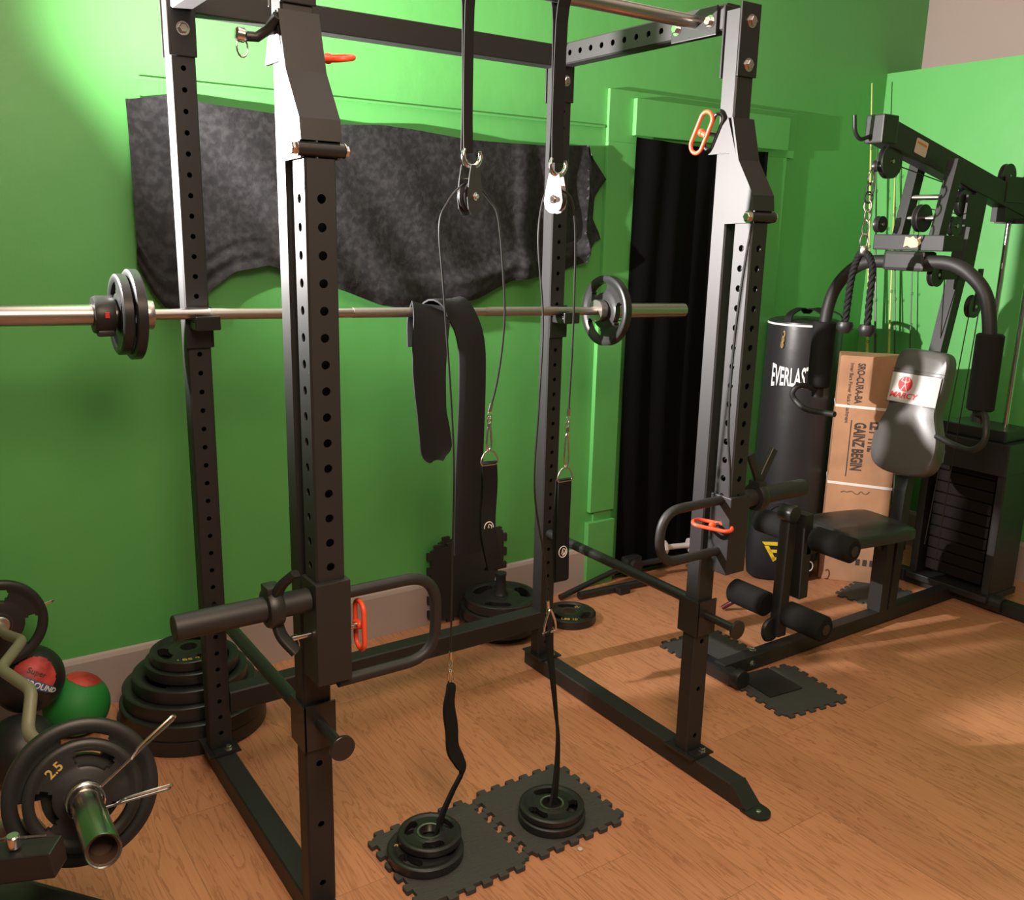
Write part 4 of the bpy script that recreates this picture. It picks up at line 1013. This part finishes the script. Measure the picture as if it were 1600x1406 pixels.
# weight stack tower
bm = nb()
for i in range(10): box(bm, (3.12, GY-.13, .10+i*.052), (3.25, GY+.13, .10+i*.052+.046), bev=.004)
gp('weight_stack', bm, mat('stack_iron', (.010, .007, .0065), .85, spec=.15))
bm = nb(); box(bm, (3.09, GY-.185, .065), (3.30, GY-.150, .72), bev=.006); box(bm, (3.09, GY+.150, .065), (3.30, GY+.185, .72), bev=.006)
box(bm, (3.075, GY-.19, .60), (3.31, GY+.19, .735), bev=.006); box(bm, (3.10, GY-.155, .735), (3.29, GY+.13, .785), bev=.006); box(bm, (3.07, GY-.19, .045), (3.31, GY+.19, .075), bev=.004); gp('stack_shroud', bm, RUB)
bm = nb(); cyl(bm, (3.12, GY-.155, .045), (3.12, GY-.24, .045), .035, 20, .005); gp('rear_foot_cap', bm, RUB, None, True)
for y in (GY+.02, GY-.09):
    bm = nb(); cyl(bm, (3.21, y, .10), (3.21, y, 1.635), .0105, 18); gp('guide_rod', bm, CHR, None, True)
bm = nb(); box(bm, (3.17, GY-.12, 1.62), (3.26, GY+.06, 1.64)); gp('rod_bracket', bm, PWD)
def wire(pts):
    bm = nb(); tube(bm, pts, .0022, 6); gp('gym_cable', bm, PWD2, None, True)
wire([(2.36, GY-.012, 1.80), (2.80, GY-.012, 1.735)]); wire([(2.58, GY-.012, 1.66), (2.80, GY-.012, 1.645)]); wire([(2.95, GY-.012, 1.27), (2.85, GY-.012, .30)]); wire([(3.02, GY-.012, 1.30), (2.95, GY-.012, .20)]); wire([(3.13, GY-.012, 1.78), (3.16, GY-.012, .785)]); wire([(2.74, GY-.012, 1.42), (2.80, GY-.012, .9)])

# chain, rope
ch = thing('hanging_chain', 'silver chain hanging from the boom tip of the home gym', 'chain', (2.222, GY, 1.52))
zt = 1.775; k = 0
for i, (z, L, w, m) in enumerate(((1.775, .050, .008, CHR), (1.732, .040, .011, PWD2), (1.702, .038, .011, PWD2), (1.674, .040, .011, STL), (1.642, .040, .008, STL), (1.606, .056, .009, CHR), (1.560, .050, .011, STL))):
    a = 0 if i % 2 else 1.2; uu = V(math.sin(a)*1, -math.cos(a), 0)
    c = V(2.222+.003*math.sin(i*2), GY-.004, z-L/2+.004)
    bm = nb(); tube(bm, [c+uu*(w*1.35*(math.cos(t)))+V(0, 0, (L/2)*math.sin(t)) for t in [2*PI*j/18 for j in range(18)]], .0031, 8, True); obj('link', bm, m, ch, True)
rp = thing('triceps_rope', 'black twisted triceps rope with knobbed ends hanging from the chain', 'rope', (2.222, GY, 1.22))
def twist_rope(bm, pts, r):
    P = smoothpath(pts, 14); n = len(P)
    for k in range(3):
        q = []
        x = V(1, 0, 0)
        for i in range(n):
            tn = (P[min(i+1, n-1)]-P[max(i-1, 0)]).normalized(); xx = (V(1, .2, 0)-tn*V(1, .2, 0).dot(tn)).normalized(); yy = tn.cross(xx)
            a = i*.62+2*PI*k/3; q.append(P[i]+xx*math.cos(a)*r*.5+yy*math.sin(a)*r*.5)
        tube(bm, q, r*.58, 8)
e1, e2 = V(2.222, GY+.038, 1.235), V(2.222, GY-.055, 1.232)
bm = nb(); twist_rope(bm, [e1, (2.222, GY+.036, 1.33), (2.222, GY+.030, 1.42), (2.222, GY+.012, 1.485), (2.222, GY-.006, 1.497), (2.222, GY-.030, 1.487), (2.222, GY-.050, 1.44), (2.222, GY-.052, 1.34), e2], .0125); obj('rope', bm, NYL, rp, True)
for e in (e1, e2):
    bm = nb(); lathe(bm, [(.010, .018), (.026, .016), (.030, .004), (.028, -.010), (.018, -.024), (.0, -.027)], e, (0, 0, 1), 24); obj('rubber_knob', bm, RUB, rp, True)
bm = nb(); lathe(bm, [(.015, 0), (.017, .003), (.017, .022), (.012, .030)], (2.222, GY-.006, 1.492), (0, 0, 1), 18); obj('crimp_ferrule', bm, STL, rp, True)

# ================================================================== right back corner
# punching bag
BG = V(2.925, .356, 0); BR = .176
pb = thing('punching_bag', 'tall black punching bag standing behind the rack with white lettering', 'punching bag', BG)
bm = nb(); lathe(bm, [(.0, .012), (BR*.90, .012), (BR*.985, .03), (BR, .07), (BR*1.01, .30), (BR, .65), (BR*.985, .95), (BR*.97, 1.13), (BR*.95, 1.165), (BR*.80, 1.175), (.0, 1.18)], BG, (0, 0, 1), 56); obj('bag_body', bm, mat('punching_bag_vinyl', (.020, .020, .021), .38, 0, (9, .25, .006)), pb, True)
bm = nb(); lathe(bm, [(BR*.965, 1.148), (BR*.985, 1.150), (BR*.985, 1.156), (BR*.96, 1.158)], BG, (0, 0, 1), 56, False); obj('white_piping', bm, WHT, pb, True)
bm = nb()
for a in (3.3, 4.4, 5.4): 
    c, s = math.cos(a), math.sin(a); ribbon(bm, smoothpath([BG+V(c*BR*.93, s*BR*.93, 1.15), BG+V(c*BR*.85, s*BR*.85, 1.20), BG+V(c*BR*.3, s*BR*.3, 1.225), BG+V(0, 0, 1.20)], 4), .035, .006, V(-s, c, 0))
obj('hanging_webbing', bm, NYL, pb, True)
bm = nb(); cc = BG+V(-.172, -.02, 1.11); 
for k in range(3): tube(bm, [cc+V(-.004*k, 0, -.024*k)+V(.004*math.cos(a), .008*math.cos(a), .015*math.sin(a)) for a in [2*PI*i/14 for i in range(14)]], .002, 6, True)
obj('clip', bm, GLD, pb, True)
def cyl_text(s, size, z, a0, r, m, parent, **k):
    tb = textbm(s, size, **k)
    for w in tb.verts: a = a0+w.co.x/r; rr = r+.0012+w.co.z; w.co = BG+V(math.cos(a)*rr, math.sin(a)*rr, z+w.co.y)
    return obj('lettering', tb, m, parent)
tb = textbm('EVERLAST', .132, bold=.0026, extrude=.0006, sx=.33)
xs = [w.co.x for w in tb.verts]; wmax = max(xs)
a0 = math.radians(-157.5)
for w in tb.verts:
    f = abs(w.co.x)/wmax; w.co.y *= .88+.30*f**2.2      # taller outer letters
    a = a0+w.co.x/BR; rr = BR*1.005+.0012+w.co.z; w.co = BG+V(math.cos(a)*rr, math.sin(a)*rr, .912+w.co.y)
obj('lettering', tb, WHT, pb)

# cardboard box
bo_ = V(2.80, .052, 0); ux = V(.171, -.213, 0).normalized(); nx_ = V(ux.y, -ux.x, 0)   # front normal faces the camera
BW, BH, BD = .273, 1.045, .17
cbx = thing('cardboard_box', 'tall brown cardboard box with black printing behind the home gym', 'cardboard box', bo_+ux*BW/2)
bm = nb(); prism(bm, [(0, .0), (BW, 0), (BW, BH), (0, BH)], bo_, ux, (0, 0, 1), -nx_*BD)
bmesh.ops.bevel(bm, geom=bm.edges[:], offset=.003, segments=2, affect='EDGES'); obj('carton', bm, KRF, cbx)
n_ = nx_
def bx_text(s, size, uu, zz, vert=True, **k):
    tb = textbm(s, size, extrude=.0003, **k)
    if vert: place(tb, bo_+ux*uu+V(0, 0, zz)+n_*.0010, V(0, 0, -1), ux)
    else: place(tb, bo_+ux*uu+V(0, 0, zz)+n_*.0010, ux, V(0, 0, 1))
    return obj('print', tb, INK, cbx)
bx_text('SRO-CURA-BA', .042, .088, .925, bold=.0014, sx=.66)
bx_text('Inner Bars Power Rack Attachment', .022, .050, .880, bold=.0003, sx=.85)
bx_text('LET THE', .066, .172, .690, bold=.0026, sx=.56)
bx_text('GAINZ BEGIN', .066, .108, .640, bold=.0026, sx=.54)
bx_text('MADE IN CHINA', .020, .15, .100, False) if 0 else None
bm = nb()
beam(bm, bo_+ux*.072+V(0, 0, .760)+n_*.0008, bo_+ux*.072+V(0, 0, .500)+n_*.0008, .004, .0008, n_, 0)
for k in range(3): beam(bm, bo_+ux*(.165+.030*k)+V(0, 0, .085)+n_*.0008, bo_+ux*(.165+.030*k)+V(0, 0, .115)+n_*.0008, .018, .0008, n_, 0)
c = bo_+ux*.062+V(0, 0, .142)+n_*.001
tube(bm, [c+ux*(.018*math.cos(a))+V(0, 0, .018*math.sin(a)) for a in [2*PI*i/16 for i in range(16)]], .0028, 4, True)
for k in range(3): beam(bm, bo_+ux*(.040+.028*k)+V(0, 0, .185)+n_*.0008, bo_+ux*(.040+.028*k)+V(0, 0, .215)+n_*.0008, .007, .0008, n_, 0)
obj('print', bm, INK, cbx)
bm = nb(); rnd = random.Random(3)
pts = smoothpath([bo_+ux*(.06+.012*i)+V(0, 0, .430+.008*rnd.uniform(-1, 1))+n_*.0012 for i in range(11)], 3); tube(bm, pts, .0022, 5); obj('faded_mark', bm, mat('faded_ink', (.16, .09, .055), .8), cbx)
for z in (.822, .468):
    bm = nb(); box(bm, (0, 0, 0), (1, 1, 1)); bm.free(); bm = nb()
    e = .0015
    q = [(-e, e), (BW+e, e), (BW+e, -BD-e), (-e, -BD-e)]
    ring = [bo_+ux*a+n_*b+V(0, 0, z-.008*(a/BW)) for a, b in q]
    sweep(bm, ring, rect(.0012, .012), closed=True, upv=None); obj('strapping_band', bm, TAPE, cbx)

# gym bag with yellow E
gbg = thing('gym_bag', 'small black gym bag with a yellow slanted letter on its side', 'gym bag', (2.70, .20, 0))
gu = V(.80, -.60, 0).normalized(); gn = V(-.60, -.80, 0)
gc = V(2.655, .165, .0)
bm = nb(); n1 = 20; rings = []
for i, (h, sw, sdp) in enumerate(((.003, .82, .75), (.02, .95, .92), (.08, 1, 1), (.16, 1, 1), (.22, .97, .86), (.27, .88, .55), (.295, .70, .30), (.30, .3, .1))):
    rings.append([bm.verts.new(gc+gu*(.155*sw*math.copysign(abs(math.cos(a))**.6, math.cos(a)))+gn*(.080*sdp*math.copysign(abs(math.sin(a))**.7, math.sin(a)))+V(0, 0, h)) for a in [2*PI*k/n1 for k in range(n1)]])
for a, b in zip(rings, rings[1:]):
    for i in range(n1): bm.faces.new((a[i], a[(i+1) % n1], b[(i+1) % n1], b[i]))
bm.faces.new(rings[0][::-1]); bm.faces.new(rings[-1]); obj('bag_body', bm, NEO, gbg, True)
bm = nb()
L_ = [[(-.045, .045), (.025, .045), (.040, .028), (-.030, .028)], [(-.032, .025), (-.012, .025), (.022, -.035), (.010, -.045)], [(-.014, .008), (.035, .008), (.045, -.006), (-.006, -.006)], [(.004, -.028), (.040, -.028), (.012, -.050)]]
for pl in L_: prism(bm, pl, gc+gn*.0805+V(0, 0, .150)-gu*.062, gu, (0, 0, 1), gn*.0015)
obj('yellow_emblem', bm, YEL, gbg)
bm = nb(); c0 = gc+gn*.082+gu*.118+V(0, 0, .085); tube(bm, [c0+gu*(.014*math.cos(a))+V(0, 0, .022*math.sin(a)) for a in [PI*i/12-PI/2-.4 for i in range(17)]], .0028, 6); obj('ring_print', bm, WHP, gbg)
bm = nb(); tube(bm, smoothpath([gc+gu*-.10+V(0, 0, .265), gc+gu*-.05+gn*.02+V(0, 0, .345), gc+gu*.03+gn*.02+V(0, 0, .345), gc+gu*.09+V(0, 0, .265)], 5), .008, 8); obj('carry_handle', bm, NYL, gbg, True)

# fishing rods leaning in the corner
def rod(base, tip, r, m, label, guides):
    base, tip = Vector(base), Vector(tip)
    t = thing('fishing_rod', label, 'fishing rod', base, 'fishing rods leaning in the corner')
    P = [base.lerp(tip, i/8)+V(0, 0, 0) for i in range(9)]
    bm = nb(); tube(bm, P, r, 8, radii=[1.35-1.0*i/8 for i in range(9)]); obj('blank', bm, m, t, True)
    bm = nb(); tube(bm, [base.lerp(tip, .0), base.lerp(tip, .16)], r*2.0, 10); obj('grip', bm, RUB, t, True)
    d = (tip-base).normalized(); bm = nb()
    for k in range(guides):
        c = base.lerp(tip, .35+.62*k/guides)+V(-.009, -.009, 0); tube(bm, [c+V(.004*math.cos(a), -.004*math.cos(a), .007*math.sin(a)) for a in [2*PI*i/10 for i in range(10)]], .0011, 5, True); cyl(bm, c, c+V(.008, .008, 0), .0011, 5)
    obj('line_guide', bm, PWD2, t)
rod((3.50, .30, .002), (3.44, .505, 2.285), .0085, RODY, 'yellow-green fishing rod, tallest, in the corner', 6)
rod((3.50, .24, .002), (3.52, .50, 2.02), .0070, RODD, 'dark fishing rod just right of the tallest yellow one', 7)
rod((3.47, .17, .002), (3.575, .435, 2.10), .0070, RODY, 'slim pale yellow fishing rod in front of the green partition', 7)
rod((3.50, .12, .002), (3.58, .42, 1.90), .0055, RODD, 'dark fishing rod right of the slim pale yellow one', 8)
rod((3.52, .08, .002), (3.59, .32, 1.95), .0045, RODD, 'thinnest dark fishing rod, rightmost of the bundle', 8)

# folded stand on the floor between rack and curtain
fs = thing('folded_stand', 'black tubular stand folded flat on the floor before the curtain', 'stand', (2.0, .42, 0))
bm = nb(); tube(bm, [(1.60, .46, .016), (1.90, .485, .060), (2.02, .47, .082), (2.26, .425, .088), (2.44, .36, .088)], .013, 12); obj('long_tube', bm, PWD2, fs, True)
bm = nb(); tube(bm, [(1.68, .430, .0175), (2.06, .400, .0175)], .017, 12); obj('foot_tube', bm, PWD2, fs, True)
bm = nb(); box(bm, (1.965, .445, .045), (2.055, .495, .125), bev=.012); lathe(bm, [(.0, 0), (.03, 0), (.03, .02), (0, .02)], (2.01, .445, .09), (0, -1, 0), 16); obj('hinge_block', bm, RUB, fs, True)
bm = nb(); box(bm, (1.86, .365, .0), (1.92, .415, .03), bev=.006); obj('foot_clip', bm, RUB, fs)
# pale dumbbell-like object
t = thing('small_dumbbell', 'small pale dumbbell on the folded stand before the black curtain', 'dumbbell', (2.25, .435, .10))
p0, p1 = V(2.20, .450, .138), V(2.315, .420, .138); d = (p1-p0).normalized()
bm = nb(); cyl(bm, p0, p1, .013, 16); obj('handle', bm, WHP, t, True)
for p, s in ((p0, -1), (p1, 1)):
    bm = nb(); lathe(bm, [(0, 0), (.032, 0), (.035, .006), (.035, .018), (.030, .024), (0, .024)], p, d*s, 8); obj('weight_head', bm, WHP, t)
# red-brown strap bits on the floor
bm = nb(); tube(bm, smoothpath([(2.13, .02, .012), (2.16, -.02, .05), (2.20, -.05, .055), (2.24, -.09, .03), (2.24, -.12, .010)], 5), .010, 10)
tag(obj('jump_rope', bm, mat('maroon_plastic', (.10, .012, .015), .3), smooth=True), 'dark red coiled jump rope on the floor behind the leg rollers', 'jump rope')
bm = nb(); lathe(bm, [(0, 0), (.006, 0), (.007, .004), (.004, .006), (0, .006)], (.655, -.875, .0005), (0, 0, 1), 12); tag(obj('bottle_cap', bm, WHP), 'tiny white scrap on the floor by the right foam tile edge', 'scrap')

# ================================================================== lamp (just outside the frame, on the left)
lm = thing('floor_lamp', 'floor lamp with shallow reflector at the left by the green wall', 'lamp', (-.56, .34, 0))
ax = V(.168, -.937, .305).normalized()
bm = nb(); lathe(bm, [(.0, 0), (.13, 0), (.13, .012), (.02, .025), (0, .025)], (-.62, .36, 0), (0, 0, 1), 32); obj('base', bm, PWD2, lm, True)
bm = nb(); tube(bm, fillet([(-.62, .36, .02), (-.62, .36, 1.60), LAMP-ax*.075], .06), .010, 12); obj('pole', bm, PWD2, lm, True)
bm = nb(); lathe(bm, [(.0, -.072), (.022, -.070), (.045, -.050), (.062, -.028), (.070, -.011), (.067, -.011), (.058, -.027), (.040, -.047), (.018, -.064), (0, -.066)], LAMP, ax, 40, False); obj('reflector', bm, ALU, lm, True)
